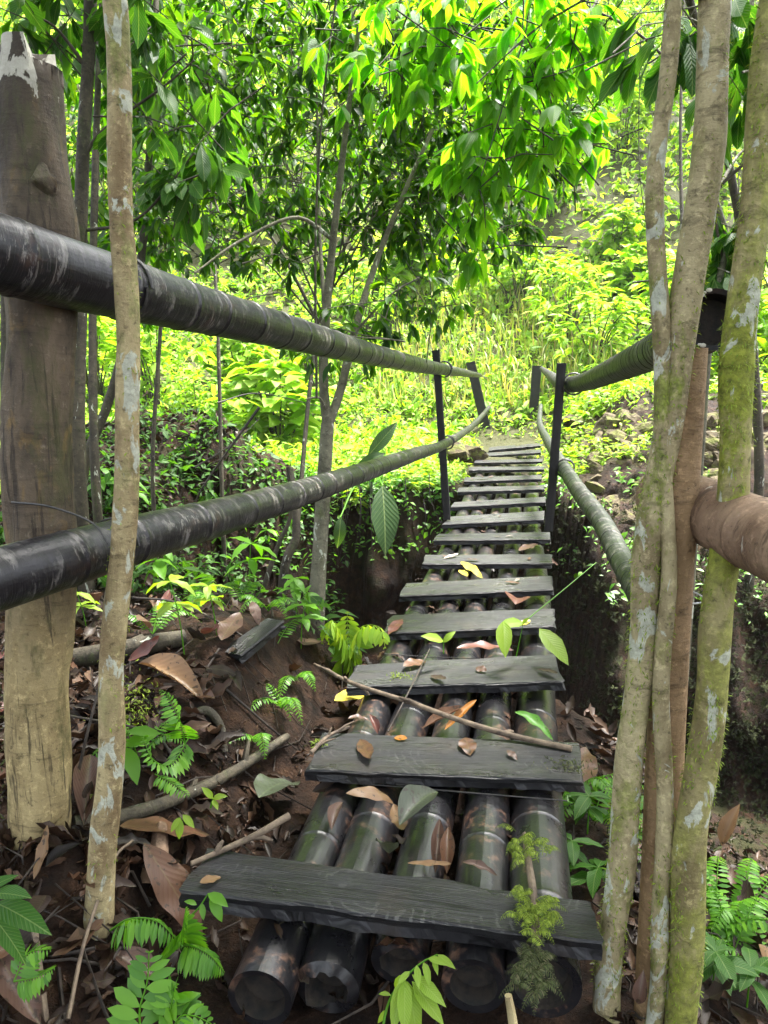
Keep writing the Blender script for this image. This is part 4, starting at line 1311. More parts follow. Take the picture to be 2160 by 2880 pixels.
# dark stems at the left behind the post
for i, (tk, r0) in enumerate([([(205, 1010, 4.6), (200, 700, 4.7), (205, 400, 4.8), (215, 100, 4.9), (230, -200, 5)], .03), ([(175, 1060, 5.4), (240, 850, 5.5), (300, 600, 5.6), (330, 200, 5.8), (340, -100, 6)], .04),
                             ([(480, 1080, 8.5), (470, 700, 8.6), (450, 300, 9), (455, -50, 9.3)], .026), ([(330, 1010, 7.4), (350, 600, 7.5), (322, 250, 7.8), (310, -100, 8)], .024), ([(1475, 700, 9), (1470, 300, 9.2), (1478, -50, 9.5)], .03), ([(20, 1000, 5.0), (10, 500, 5.1), (-20, -100, 5.3)], .05)]):
    pts = D(*tk); g = pts[0]
    top = pts[-1]
    lab = ['mossy dark stem just right of the stout post', 'leaning lichen-spotted stem behind the slim left trunk', 'straight thin trunk deep in the left canopy, nearest the forked tree', 'straight thin trunk deep in the left canopy, behind the slim left trunk', 'thin dark sapling seen between the two right-hand trunks', 'dark trunk at the left edge behind the stout post'][i]
    make_tree('thin_tree', lab, 'tree', 'bark_d', (r0, r0 * .5), pts, None,
              blobs=[(pts[-2] + np.array([0, .3, .2]), (.9, .9, .7), 55), (pts[-1] + np.array([0, .4, .3]), (1.2, 1.2, .8), 60)] if i != 4 else [(pts[-1], (.5, .5, .6), 16)], leaf='leaf_dk', ln=.2, n=5, droop=.8, temps=T_LOW)
# broad leaves at the right edge
make_tree('broadleaf_sapling', 'grey-stemmed sapling behind the right trunks with big drooping veined leaves', 'tree', 'bark_g', (.03, .014),
          D((1525, 820, 3.9), (1545, 640, 3.9), (1570, 520, 3.9), (1545, 420, 3.9), (1580, 250, 3.9), (1640, 60, 3.9)), None,
          branches=[(D((1570, 540, 3.9), (1610, 450, 3.8), (1680, 330, 3.8)), .016, .006), (D((1545, 420, 3.9), (1600, 330, 4), (1670, 290, 4)), .012, .004), (D((1590, 200, 3.9), (1520, 60, 3.8), (1440, 30, 3.8)), .010, .004)],
          blobs=[B(1600, 70, 3.7, .28, .2, 7), B(1500, 40, 3.7, .3, .16, 7), B(1640, 190, 3.6, .18, .16, 4), B(1430, 60, 3.9, .22, .14, 5), B(1545, 500, 3.9, .14, .12, 4), B(1560, 590, 3.8, .12, .1, 3), B(1650, 440, 3.8, .14, .14, 3)],
          leaf='leaf_big', ln=.30, n=4, droop=1.0, temps=T_BIG)

# --- gully slope growth on the left ------------------------------------------
n = 1000
px = rng.uniform(-40, 720, n); py = rng.uniform(850, 1400, n)
pts = []
for a, b in zip(px, py):
    g = ground_pt(a, b)
    if g[1] > 3.9 and depth_of(g) < 16 and g[2] > -2.3 and not (g[0] > -2.2 and g[1] > 9): pts.append(g)
pts = np.array(pts)
mb = MB()
for k in range(9):
    m = len(pts); dv = norm(rng.normal(size=(m, 3))); dv[:, 2] = np.abs(dv[:, 2])
    R = rng.uniform(.04, .22, m)
    pos = pts + dv * R[:, None]
    place(mb, T_LOW[k % 2] if k % 3 else T_HEART[0], pos, norm(dv * np.array([1, 1, .1]) + rng.normal(size=(m, 3)) * .4 + np.array([0, 0, -.1])), np.array([0, 0, 1.0]) + rng.normal(size=(m, 3)) * .3, rng.uniform(.05, .14, m))
tag(mb.build('slope_ground_cover', MAT['leaf_big']), kind='stuff')
# low mossy growth on the dark gully wall
mb = MB(); pp = []
for a, b in zip(rng.uniform(1180, 1700, 5000), rng.uniform(1080, 1900, 5000)):
    g = ground_pt(a, b)
    if g[1] > 4.0 and depth_of(g) < 13: pp.append(g)
pp = np.array(pp)
m = len(pp)
ctr = pp + rng.normal(size=(m, 3)) * .05 + np.array([0, -.02, .01])
nw = norm(np.array([0, -.8, .5]) + rng.normal(size=(m, 3)) * .35)
ctr = crumble(ctr) + np.array([0, -.02, .01])
big = rng.uniform(.02, .055, m)
for k in range(5):
    a = k * 1.257 + rng.uniform(0, 6.28, m)
    e1 = norm(np.cross(nw, np.array([0, 0, 1.0]))); e2 = np.cross(nw, e1)
    place(mb, T_LOW[k % 2], ctr, norm(e1 * np.cos(a)[:, None] + e2 * np.sin(a)[:, None] + nw * .25), nw, big * rng.uniform(.7, 1.2, m))
tag(mb.build('gully_wall_moss', MAT['wall_moss']), kind='stuff')

# herbs and rootlets spilling over the rim of the far bank
gx, gy = np.meshgrid(np.arange(-4, 2.6, .035), np.arange(6.2, 11.5, .06)); gx = gx.ravel(); gy = gy.ravel()
gz = H(gx, gy); s0 = (gz > -1.0) & (gz < .12) & (gx + 0 * gy > -4) & ((gy > 8.8) | (gx > .25)) & (H(gx, gy - .5) < gz - .25) & (rng.random(len(gx)) < .55) & ~((np.abs(gx + .38) < .55))
s0 &= (gx < .25) | (rng.random(len(gx)) < .35)
pp = crumble(np.stack([gx, gy, gz], 1)[s0]); m = len(pp); mb = MB()
for k in range(5):
    a = rng.uniform(0, 6.28, m)
    d = np.stack([np.cos(a) * .8, np.sin(a) * .5 - .5, rng.normal(size=m) * .4 - .1], 1)
    place(mb, (T_LOW + T_HEART)[k % 4], pp + rng.normal(size=(m, 3)) * .06 + np.array([0, -.04, .04]), d, np.array([0, -.4, 1.0]) + rng.normal(size=(m, 3)) * .35, rng.uniform(.04, .11, m))
tag(mb.build('rim_herbs', MAT['fern']), kind='stuff')

# --- leaf litter ---------------------------------------------------------------
mb = MB(); mt = MB()
def litter_zone(x0, x1, y0, y1, n, lo, hi):
    x = rng.uniform(x0, x1, n); y = rng.uniform(y0, y1, n)
    keep = ~((x > -1.85) & (x < -.95) & (y > 2.75) & (y < 4.3) & (rng.random(n) < .8)); x, y = x[keep], y[keep]; n = len(x)
    z = H(x, y) + rng.uniform(.008, .04, n)
    a = rng.uniform(0, 6.28, n)
    d = np.stack([np.cos(a), np.sin(a), rng.normal(size=n) * .3], 1)
    nr = np.array([0, 0, 1.0]) + rng.normal(size=(n, 3)) * .45
    for ti, T in enumerate(T_DEAD):
        s = rng.integers(0, 5, n) == ti
        place(mb, T, np.stack([x, y, z], 1)[s], d[s], nr[s], rng.uniform(lo, hi, s.sum()))
    k = n // 9 if hi > .06 else n // 30
    for q in range(k):
        p = on_ground(rng.uniform(x0, x1), rng.uniform(y0, y1), .02); L = rng.uniform(.08, .4); b = rng.uniform(0, 6.28)
        e = p + np.array([math.cos(b) * L, math.sin(b) * L, 0]); e[2] = float(H(e[0], e[1])) + rng.uniform(.0, .06)
        mid = (p + e) / 2 + rng.normal(size=3) * .025
        tube(mt, np.array([p, mid, e]), [.003, .0028, .0015] if rng.random() < .7 else [.006, .005, .003], 4, cap0=False, cap1=False)


litter_zone(-2.9, -.95, .9, 3.2, 2200, .05, .16)
litter_zone(-2.9, -.9, .9, 4.4, 4200, .015, .05)
litter_zone(.3, 2.4, .9, 3.6, 3000, .015, .05)
litter_zone(-3.6, -1.1, 3.2, 5.5, 1000, .05, .16)
litter_zone(.3, 2.6, .9, 4.2, 2000, .06, .18)
litter_zone(.4, 3.2, 3.2, 6.0, 1200, .05, .15)
litter_zone(-1.0, .35, 1.35, 4.2, 260, .05, .12)
litter_zone(-6.5, -2.4, 4.5, 10.5, 2600, .06, .18)
tag(mb.build('leaf_litter', MAT['litter']), kind='stuff')
tag(mt.build('twig_litter', MAT['twig_dark']), kind='stuff')
# leaf scraps caught between the beams
mb = MB(); n = 150
x = rng.uniform(-.8, .2, n); y = rng.uniform(1.6, 8, n)
a = rng.uniform(0, 6.28, n)
place(mb, T_DEAD[0], np.stack([x, y, np.full(n, -.12) + rng.uniform(0, .05, n)], 1), np.stack([np.cos(a), np.sin(a), rng.normal(size=n) * .3], 1), np.array([0, 0, 1.0]) + rng.normal(size=(n, 3)) * .4, rng.uniform(.05, .13, n))
tag(mb.build('leaf_scraps', MAT['litter']), kind='stuff')

# --- named fallen leaves ---------------------------------------------------------
DP = lambda i, *q: [on_plank(i, a, b) for a, b in q]
G = ground_pt
def zb(px, py, z=-.06): return at_z(px, py, z)
leafspec = [
    ('round orange leaf on the second plank', on_plank(1, 851, 1597), on_plank(1, 880, 1600), 'orange', 3, 1.8),
    ('ragged brown leaf lying across the left part of the second plank', on_plank(1, 778, 1600), on_plank(1, 803, 1655), 'brown', 1, .8),
    ('small curled dark brown leaf in the middle of the second plank', on_plank(1, 1005, 1600), on_plank(1, 1016, 1636), 'brown', 4, 1.5),
    ('tiny pinkish leaf right of centre on the second plank', on_plank(1, 1095, 1628), on_plank(1, 1118, 1645), 'pink', 2, 1.2),
    ('pink-red leaf at the left end of the fourth plank', on_plank(3, 868, 1345), on_plank(3, 838, 1374), 'red', 0, .8),
    ('purplish crumpled leaf in the middle of the third plank', on_plank(2, 1028, 1446), on_plank(2, 1052, 1452), 'pink', 4, 2.0),
    ('brown bark curl on the front edge of the third plank', on_plank(2, 930, 1462), on_plank(2, 965, 1475), 'dark', 1, 1.0),
    ('dark curled leaf at the right end of the third plank', on_plank(2, 1160, 1448), on_plank(2, 1205, 1462), 'dark', 3, .9),
    ('brown curled leaf on the left half of the third plank', on_plank(2, 870, 1450), on_plank(2, 920, 1430), 'brown', 2, 1.2),
    ('slim yellow leaf arched over the beams before the sixth plank', zb(996, 1222, -.02), zb(1042, 1250, -.02), 'yellow', 0, .6),
    ('short yellow leaf between beams before the sixth plank', zb(1010, 1247, -.03), zb(992, 1236, -.03), 'yellow', 3, 1.0),
    ('pale leaf scrap on the left of the sixth plank', on_plank(5, 958, 1208), on_plank(5, 990, 1202), 'white', 1, .9),
    ('reddish brown leaf propped between beams before the sixth plank at the right', zb(1120, 1196, -.01), zb(1162, 1176, .02), 'brown', 0, .9),
    ('red leaf lodged between the beams behind the fourth plank', zb(1112, 1314, -.03), zb(1117, 1294, -.03), 'red', 3, 2.4),
    ('yellow leaf scrap on the right of the fourth plank', on_plank(3, 1120, 1352), on_plank(3, 1145, 1345), 'yellow', 1, 1.4),
    ('long red-brown leaf lying along the back edge of the third plank', zb(985, 1420, -.01), zb(1110, 1405, -.01), 'red', 2, .7),
    ('grey-green decaying leaf bridging two beams behind the nearest plank', zb(862, 1800, -.02), zb(945, 1712, .0), 'grey', 3, 1.3),
    ('upright olive leaf stuck behind the nearest plank', zb(835, 1868, -.05), zb(825, 1822, .06), 'grey', 0, 1.6),
    ('narrow brown leaf standing between the third and fourth beams', zb(965, 1895, -.08), zb(968, 1790, .0), 'brown', 3, .9),
    ('dark pinkish leaf tucked beside the third beam', zb(940, 1890, -.08), zb(948, 1800, -.05), 'pink', 1, .7),
    ('curled orange-brown leaf draped over the second beam', zb(752, 1758, -.04), zb(850, 1735, -.02), 'tan', 2, .8),
    ('torn tan leaf hanging between the second and third beams', zb(850, 1740, -.03), zb(872, 1835, -.09), 'tan', 4, .8),
    ('pinkish leaf wedged between the first two beams', zb(718, 1805, -.09), zb(740, 1735, -.06), 'pink', 3, .9),
    ('pale dry leaf flat behind the nearest plank, in the middle', zb(1000, 1880, -.04), zb(1075, 1895, -.04), 'pink', 0, .8),
    ('tan leaf along the back edge of the nearest plank', zb(880, 1868, -.03), zb(975, 1880, -.03), 'tan', 1, .5),
    ('long orange-brown leaf on the beams before the third plank', zb(960, 1580, -.03), zb(1030, 1520, .03), 'orange', 3, .5),
    ('brown leaf on the beams behind the second plank', zb(915, 1575, -.04), zb(1005, 1555, -.02), 'brown', 1, 1.1),
    ('pinkish dead leaf at the left behind the second plank', zb(752, 1566, -.03), zb(800, 1560, -.03), 'pink', 0, 1.3),
    ('red-brown leaf between the first beams behind the second plank', zb(815, 1590, -.04), zb(798, 1545, .02), 'red', 3, 1.1),
    ('bright yellow leaf beside the bridge at the third plank', G(722, 1548) + [0, 0, .06], G(798, 1520) + [0, 0, .06], 'yellow', 0, 1.2),
    ('torn brown scrap at the front left of the nearest plank', on_plank(0, 432, 1918), on_plank(0, 478, 1898), 'tan', 2, 1.6),
    ('large rust-brown leaf curled against the foot of the stout post', G(55, 1855), G(168, 1770) + [0, 0, .05], 'brown', 1, 1.4),
    ('long brown leaf arched beside the left end of the nearest plank', G(255, 1845) + [0, 0, .06], G(455, 1840) + [0, 0, .06], 'brown', 0, .95),
    ('large copper-brown leaf in front of the nearest plank at the left', G(300, 1870) + [0, 0, .05], G(440, 2060) + [0, 0, .03], 'brown', 2, 1.0),
    ('big pinkish-brown leaf in the bottom left corner', G(-20, 2070) + [0, 0, .05], G(80, 2260) + [0, 0, .03], 'pink', 1, 1.0),
    ('notched brown leaf lying under the bright fern', G(240, 2080) + [0, 0, .03], G(330, 2160) + [0, 0, .03], 'pink', 1, 1.5),
    ('tan curled leaf strip left of the slim trunk', G(75, 1925) + [0, 0, .03], G(125, 1850) + [0, 0, .05], 'tan', 4, .7),
    ('pink curled leaf pointing up from the bank left of the fourth plank', G(480, 1400) + [0, 0, .02], G(520, 1360) + [0, 0, .08], 'pink', 4, 1.4),
    ('pinkish dry leaf on the bank left of the third plank', G(655, 1425) + [0, 0, .04], G(690, 1400) + [0, 0, .04], 'pink', 2, 1.8),
    ('long tan leaf on the bank above the small fern', G(300, 1470) + [0, 0, .04], G(445, 1530) + [0, 0, .02], 'tan', 3, 1.0),
    ('greyish mottled leaf left of the first beam', G(560, 1790) + [0, 0, .05], G(640, 1720) + [0, 0, .05], 'grey', 0, 1.7),
    ('pale pink leaf standing against the slim left trunk', G(182, 1800) + [0, 0, .0], G(200, 1690) + [0, 0, .1], 'pink', 3, .8),
    ('upright brown leaf between the right-hand trunks at the bottom', at_depth(1378, 2170, 1.95), at_depth(1390, 2100, 1.95), 'pink', 3, 1.3),
    ('tan leaf leaning among the ferns at the right edge', at_depth(1562, 1830, 2.4), at_depth(1598, 1740, 2.4), 'tan', 3, 1.0),
    ('dark green fallen leaf on the fifth beam behind the second plank', zb(1110, 1560, -.0), zb(1195, 1600, -.02), 'green', 0, .9),
    ('brown curled leaf right of the second plank, above the green plants', G(1250, 1760) + [0, 0, .08], G(1262, 1690) + [0, 0, .16], 'brown', 4, 1.0),
]
for i, (lab, a, b, col, ti, wm) in enumerate(leafspec):
    flat = 'plank' in lab and 'behind' not in lab
    dead_leaf(lab, a, b, col, ti, (rng.normal() * .1, -.15 + rng.normal() * .1, 1), .006, wm, flat=flat)
# scattered small scraps on the farther planks
for i in range(26):
    k = int(rng.integers(4, 15)); c = plank_corners[k]
    u, v = rng.uniform(.05, .95), rng.uniform(.15, .85)
    p = (c[0] * (1 - u) + c[1] * u) * (1 - v) + (c[3] * (1 - u) + c[2] * u) * v
    a = rng.uniform(0, 6.28); L = rng.uniform(.05, .12)
    dead_leaf('small curled leaf scrap on one of the farther planks', p, p + np.array([math.cos(a), math.sin(a), .05]) * L, ['brown', 'pink', 'white', 'dark'][i % 4], i, (0, 0, 1), .005, 1.1, group='leaf scraps on the farther planks', flat=True)
# loose larger leaves on the right bank
for i in range(16):
    p = on_ground(rng.uniform(.55, 1.7), rng.uniform(1.3, 2.6), .05); a = rng.uniform(0, 6.28); L = rng.uniform(.14, .24)
    dead_leaf('large brown dead leaf in the litter right of the right-hand trunks', p, p + np.array([math.cos(a) * L, math.sin(a) * L, rng.normal() * .03]), ['brown', 'pink', 'dark', 'tan'][i % 4], i, rng.normal(size=3) * .3 + [0, -.3, 1], .01, 1.0, group='dead leaves on the right bank')
for i in range(26):
    x_, y_ = rng.uniform(-2.4, -1.05), rng.uniform(1.2, 3.6)
    p = on_ground(x_, y_, .05); a = rng.uniform(0, 6.28); L = rng.uniform(.1, .2)
    dead_leaf('brown dead leaf lying in the litter of the left bank', p, p + np.array([math.cos(a) * L, math.sin(a) * L, rng.normal() * .03]), ['brown', 'dark', 'pink', 'dark', 'red'][i % 5], i, rng.normal(size=3) * .3 + [0, -.3, 1], .01, 1.0, group='dead leaves on the left bank')

# --- twigs and branches -----------------------------------------------------------
twig('long bare stick lying slantwise over the beams and onto the second plank', [G(680, 1455) + [0, 0, .05], zb(760, 1475, .04), zb(880, 1515, .05), zb(1000, 1558, .05), on_plank(1, 1110, 1600) + [0, 0, .02], on_plank(1, 1235, 1624) + [0, 0, .012]], .008, .012, 'twig', side=5)
twig('thin dark stick leaning on the front edge of the third plank', [zb(838, 1580, -.02), zb(880, 1500, .06), on_plank(2, 928, 1410) + [0, 0, .02]], .004, .003, 'twig_dark')
twig('forked grey twig on the left end of the second plank', [on_plank(1, 672, 1632) + [0, 0, .01], on_plank(1, 710, 1600) + [0, 0, .02], on_plank(1, 755, 1578) + [0, 0, .015]], .008, .006, 'twig', side=3)
twig('pale broken stick resting on the left end of the nearest plank', [on_plank(0, 413, 1872) + [0, 0, .01], on_plank(0, 500, 1838) + [0, 0, .015], zb(560, 1800, .04), zb(625, 1762, .06)], .007, .012, 'twig', side=2)
twig('mossy fallen branch lying from the stout post to the second plank', [G(160, 1800) + [0, 0, .03], G(280, 1785) + [0, 0, .04], G(400, 1740) + [0, 0, .04], G(500, 1690) + [0, 0, .04], G(620, 1615) + [0, 0, .05]], .026, .018, 'bark_d', 'branch', 'branch', 3)
twig('curved root bulging from the bare soil left of the second plank', [G(410, 1555) + [0, 0, .0], G(445, 1555) + [0, 0, .04], G(475, 1585) + [0, 0, .04], G(485, 1625) + [0, 0, .0]], .022, .016, 'bark_d', 'root', 'root')
twig('straight bare stick crossing the litter at the bottom left', [G(150, 2240) + [0, 0, .05], G(190, 2100) + [0, 0, .1], G(250, 1940) + [0, 0, .12], G(290, 1880) + [0, 0, .1]], .006, .004, 'twig')
twig('broken upright stub in the bottom left corner', [G(100, 2240), G(85, 2120) + [0, 0, .12], at_depth(78, 2030, 1.75)], .012, .006, 'twig')
twig('short lichen-covered stub at the bottom between the last two beams', [at_depth(1115, 2260, 1.6), at_depth(1105, 2190, 1.62), at_depth(1098, 2150, 1.62)], .012, .008, 'bark_l', 'stub', 'stub')
twig('long thin stick on the bank behind the slim left trunk', [G(290, 1330) + [0, 0, .1], G(400, 1350) + [0, 0, .1], G(560, 1420) + [0, 0, .06]], .006, .005, 'twig_dark')
twig('slanting dark stick rising from the litter beside the stout post', [G(150, 1760), at_depth(185, 1600, 2.5), at_depth(215, 1480, 2.55)], .006, .004, 'twig_dark')
twig('slanting stick in front of the bare soil left of the bridge', [G(390, 1680) + [0, 0, .03], G(330, 1640) + [0, 0, .1], at_depth(145, 1545, 2.6)], .006, .004, 'twig_dark')
twig('bent bare twig arching over the slope between the rails', [at_depth(440, 900, 4.4), at_depth(560, 880, 4.4), at_depth(440, 1050, 4.5), at_depth(415, 1110, 4.6)][1:], .008, .004, 'twig_dark', side=4)
twig('dead forked branch rising behind the lower left rail', [at_depth(560, 1300, 5.4), at_depth(600, 1180, 5.4), at_depth(628, 1110, 5.4), at_depth(622, 1010, 5.4)], .022, .010, 'bark_d', 'branch', 'branch', 2)
twig('thin liana hanging from the canopy left of the forked tree', [at_depth(684, 860, 4.9), at_depth(682, 500, 4.9), at_depth(700, 200, 4.9), at_depth(735, -60, 4.9)], .009, .006, 'bark_d', 'liana', 'liana')
twig('dark liana dangling down through the lime leaves at the top', [at_depth(1130, -60, 4.3), at_depth(1128, 60, 4.3), at_depth(1100, 100, 4.3)], .005, .004, 'bark_d', 'liana', 'liana')
twig('curved dark vine stem crossing the top right corner', [at_depth(1700, 280, 3.7), at_depth(1600, 360, 3.8), at_depth(1545, 430, 3.85), at_depth(1560, 560, 3.9)], .009, .007, 'bark_d', 'vine', 'vine')
twig('thin wiry vine hanging in front of the hillside beside the thin right trunk', [at_depth(1385, 40, 6), at_depth(1380, 330, 6), at_depth(1395, 480, 6), at_depth(1410, 560, 6)], .004, .003, 'bark_d', 'vine', 'vine')
for i, tk in enumerate([[(470, 870, 6.5), (560, 850, 6.8), (700, 880, 7)], [(420, 1010, 5.2), (500, 960, 5.6), (560, 905, 6)], [(1080, 1010, 3.5), (1180, 1000, 3.6)]][:2]):
    twig(['bare arching twig over the sunlit slope', 'leafless slanting twig above the lower rail'][i], [at_depth(*q) for q in tk], .007, .003, 'twig_dark', side=5)
# mossy twig on the nearest plank
root = empty('mossy_twig', on_plank(0, 1150, 1990), 'mossy twig with feathery green tufts lying across the nearest plank', 'twig')
P = spline([zb(1133, 1803, .0), zb(1140, 1850, .01), zb(1148, 1900, .03), on_plank(0, 1155, 1985) + [0, 0, .02], on_plank(0, 1158, 2040) + [0, 0, .012]], 24)
mb = MB(); tube(mb, P, np.linspace(.009, .012, 24), 8, 0, .2); mb.build('stem', MAT['twig'], root)
for (x0, y0, x1, y1, z0, cnt, sp, mname) in [(1115, 1835, 1175, 1830, .02, 26, .035, 'moss'), (1125, 1960, 1185, 1990, .02, 52, .045, 'moss'), (1140, 2070, 1160, 2120, -.01, 60, .04, 'moss_dk')]:
    mb = MB()
    for k in range(cnt):
        t = rng.random()
        b0 = zb(x0 + (x1 - x0) * t, y0 + (y1 - y0) * t + rng.normal() * 16, z0 + rng.uniform(0, .02)) + rng.normal(size=3) * np.array([.012, .02, .004])
        a = rng.uniform(0, 6.28); L = rng.uniform(.035, .07)
        Pq = arch(b0, a, L, .025, .02, 7)
        frond_geo(mb, Pq, .016, T_MOSS, 12, r=.001)
    mb.build('moss_tuft', MAT[mname], root)
# small moss clumps
for lab, c, cnt, sp, mname in [('flat moss clump at the right end of the second plank', on_plank(1, 1228, 1655), 160, .045, 'moss_dk'), ('tiny moss clump at the left end of the second plank', on_plank(1, 690, 1608), 60, .018, 'moss'),
                               ('moss clump on the left of the third plank', on_plank(2, 862, 1462), 70, .03, 'moss'), ('cushion of feathery moss behind the slim left trunk', G(290, 1580) + [0, 0, .05], 420, .09, 'moss'),
                               ('fringe of moss on the left side of the stout post near its foot', post_ref[14, :3] + np.array([-.1, -.02, 0]), 340, .07, 'moss_dk')]:
    mb = MB()
    off = rng.normal(size=(cnt, 3)) * np.array([sp, sp * .6, sp * .15])
    if 'fringe' in lab: off = rng.normal(size=(cnt, 3)) * np.array([.012, .05, .35])
    if 'cushion' in lab: off = rng.normal(size=(cnt, 3)) * np.array([.05, .06, .07])
    place(mb, T_MOSS, c + off, norm(rng.normal(size=(cnt, 3)) + np.array([0, -.2, .5])), rng.normal(size=(cnt, 3)) + np.array([0, 0, .8]), rng.uniform(.012, .03, cnt))
    tag(mb.build('moss_clump', MAT[mname]), lab, 'moss')
# broken timber on the left bank
a = G(500, 1420) + [0, 0, .02]; b = at_depth(590, 1335, depth_of(a) + .25)
mb = MB(); u = norm(b - a); sdv = norm(np.cross(u, [0, 0, 1])) * .07
slab(mb, a - sdv, b - sdv * .5, b + sdv, a + sdv * .8, .05, 5, 10)
tag(mb.build('broken_timber', MAT['plank'], smooth_shade=False), 'short broken piece of charred timber on the left bank', 'timber')
# mossy log on the left bank
twig('rotten mossy log half buried on the bank behind the slim left trunk', [G(150, 1440) + [0, 0, .03], G(280, 1425) + [0, 0, .05], G(400, 1395) + [0, 0, .04]], .045, .035, 'bark_d', 'log', 'log', 2, rough=.3)
twig('short flaky bark chunk standing left of the nearest plank', [G(335, 1905), G(345, 1880) + [0, 0, .08], G(352, 1850) + [0, 0, .11]], .05, .02, 'tan', 'bark_chunk', 'bark', rough=.5)

# --- ferns and seedlings in the foreground -------------------------------------------
fern_px('bright green fern drooping in front of the slim left trunk', [[(238, 2010, 1.78), (280, 1985, 1.74), (340, 1990, 1.72), (395, 2045, 1.72)], [(390, 2040, 1.75), (420, 2045, 1.72), (455, 2065, 1.70), (485, 2100, 1.70)], [(395, 2045, 1.76), (395, 2010, 1.74), (402, 1960, 1.73)]], .065, 'fern', 22, T_PIN, .75)
fern_px('pinnate bright plant at the bottom edge, left of the other one', [[(305, 2240, 1.48), (302, 2180, 1.5), (318, 2120, 1.52), (322, 2055, 1.53)]], .075, 'fern', 9, T_PINW, .1)
fern_px('pinnate bright plant at the bottom edge, right of the other one', [[(365, 2260, 1.45), (385, 2200, 1.46), (420, 2195, 1.46), (462, 2215, 1.46)], [(365, 2200, 1.48), (372, 2160, 1.5), (380, 2130, 1.5)]], .06, 'fern', 9, T_PINW, .1)
fern_px('small curved fern on the bank left of the bare soil', [[(410, 1590, 2.55), (370, 1650, 2.45), (330, 1640, 2.4), (308, 1590, 2.4)], [(400, 1605, 2.55), (390, 1560, 2.5), (360, 1500, 2.5), (345, 1490, 2.5)]], .065, 'fern', 20, T_PIN, .3)
fern_px('short fern sprig above the mossy fallen branch', [[(335, 1672, 2.4), (370, 1690, 2.36), (408, 1720, 2.32)]], .045, 'fern', 14)
fern_px('dull fern behind the broad leaves at the bottom left', [[(30, 2120, 1.6), (60, 2060, 1.62), (110, 2050, 1.62)], [(30, 2120, 1.6), (80, 2110, 1.6), (118, 2090, 1.6)]], .05, 'fern', 14)
px_leaf_plant('broad glossy leaves entering at the left edge near the bottom', [(-30, 2060, 1.5), (0, 1960, 1.5)], [(-20, 1930, 1.5, 55, 1925, 1.45), (-10, 1950, 1.5, 80, 1985, 1.42), (-20, 1975, 1.5, 58, 2060, 1.45), (-30, 1920, 1.5, 30, 1890, 1.5)], 'leaf_big', temps=T_LANCE)
px_leaf_plant('yellow-green drooping sprig in front of the cut bamboo ends', [(822, 2250, 1.46), (838, 2170, 1.5), (868, 2120, 1.5), (910, 2080, 1.5), (945, 2062, 1.5)],
              [(945, 2062, 1.5, 980, 2088, 1.47), (935, 2066, 1.5, 945, 2098, 1.47), (915, 2078, 1.5, 930, 2118, 1.46), (900, 2085, 1.5, 905, 2128, 1.46), (885, 2098, 1.5, 862, 2118, 1.47), (878, 2105, 1.5, 836, 2140, 1.5), (872, 2112, 1.5, 848, 2220, 1.44),
               (875, 2115, 1.5, 872, 2215, 1.42), (880, 2120, 1.5, 905, 2240, 1.42), (890, 2120, 1.5, 955, 2205, 1.44), (890, 2105, 1.5, 960, 2160, 1.45), (845, 2150, 1.5, 818, 2140, 1.5), (838, 2180, 1.5, 815, 2210, 1.5), (925, 2070, 1.5, 958, 2075, 1.47)], 'lime', 'sprig', 'plant', T_LANCE)
px_leaf_plant('climbing stem with two large lime leaves at the right end of the third plank', [(1115, 1418, 3.75), (1122, 1385, 3.72), (1130, 1345, 3.7)], [(1130, 1345, 3.7, 1085, 1345, 3.62), (1088, 1342, 3.65, 1090, 1408, 3.52), (1165, 1358, 3.7, 1226, 1422, 3.55), (1128, 1348, 3.7, 1140, 1335, 3.68)], 'lime', 'climbing_plant', 'plant', T_OVAL[:1])
twig('long straight tendril reaching up to the right above the third plank', [at_depth(1130, 1345, 3.7), at_depth(1210, 1280, 3.9), at_depth(1288, 1215, 4.1)], .003, .002, 'fern', 'tendril', 'tendril')
px_leaf_plant('two-leaved seedling growing between beams behind the third plank', [(958, 1412, 3.75), (958, 1385, 3.72)], [(958, 1385, 3.72, 918, 1370, 3.65), (958, 1388, 3.72, 978, 1362, 3.7)], 'lime')
px_leaf_plant('tiny pale seedling on the bank above the fallen branch', [(455, 1745, 2.3), (460, 1725, 2.28)], [(460, 1725, 2.28, 440, 1702, 2.26), (460, 1725, 2.28, 482, 1715, 2.26), (460, 1728, 2.28, 470, 1745, 2.25)], 'lime')
px_leaf_plant('three-leaved seedling hanging over the fallen branch', [(378, 1790, 2.15), (390, 1765, 2.15)], [(390, 1765, 2.15, 368, 1795, 2.13), (390, 1768, 2.15, 385, 1812, 2.12), (395, 1760, 2.15, 418, 1785, 2.13)], 'lime')
px_leaf_plant('small plant between the fern and the nearest plank', [(400, 1990, 1.9), (430, 1960, 1.9), (450, 1930, 1.9)], [(450, 1930, 1.9, 488, 1950, 1.86), (455, 1935, 1.9, 478, 1985, 1.86), (435, 1950, 1.9, 440, 1985, 1.88), (425, 1955, 1.9, 400, 1940, 1.9)], 'fern')
fern_px('lime pinnate plant drooping at the gully brink left of the fourth plank', [[(768, 1440, 4.2), (740, 1370, 4.15), (715, 1340, 4.1), (695, 1390, 4.05)], [(768, 1440, 4.2), (775, 1360, 4.15), (820, 1355, 4.05), (832, 1400, 4.0)], [(765, 1440, 4.2), (752, 1370, 4.2), (750, 1320, 4.2)]], .17, 'lime', 12, T_PINW, 1.1, 'pinnate_plant', 'plant')
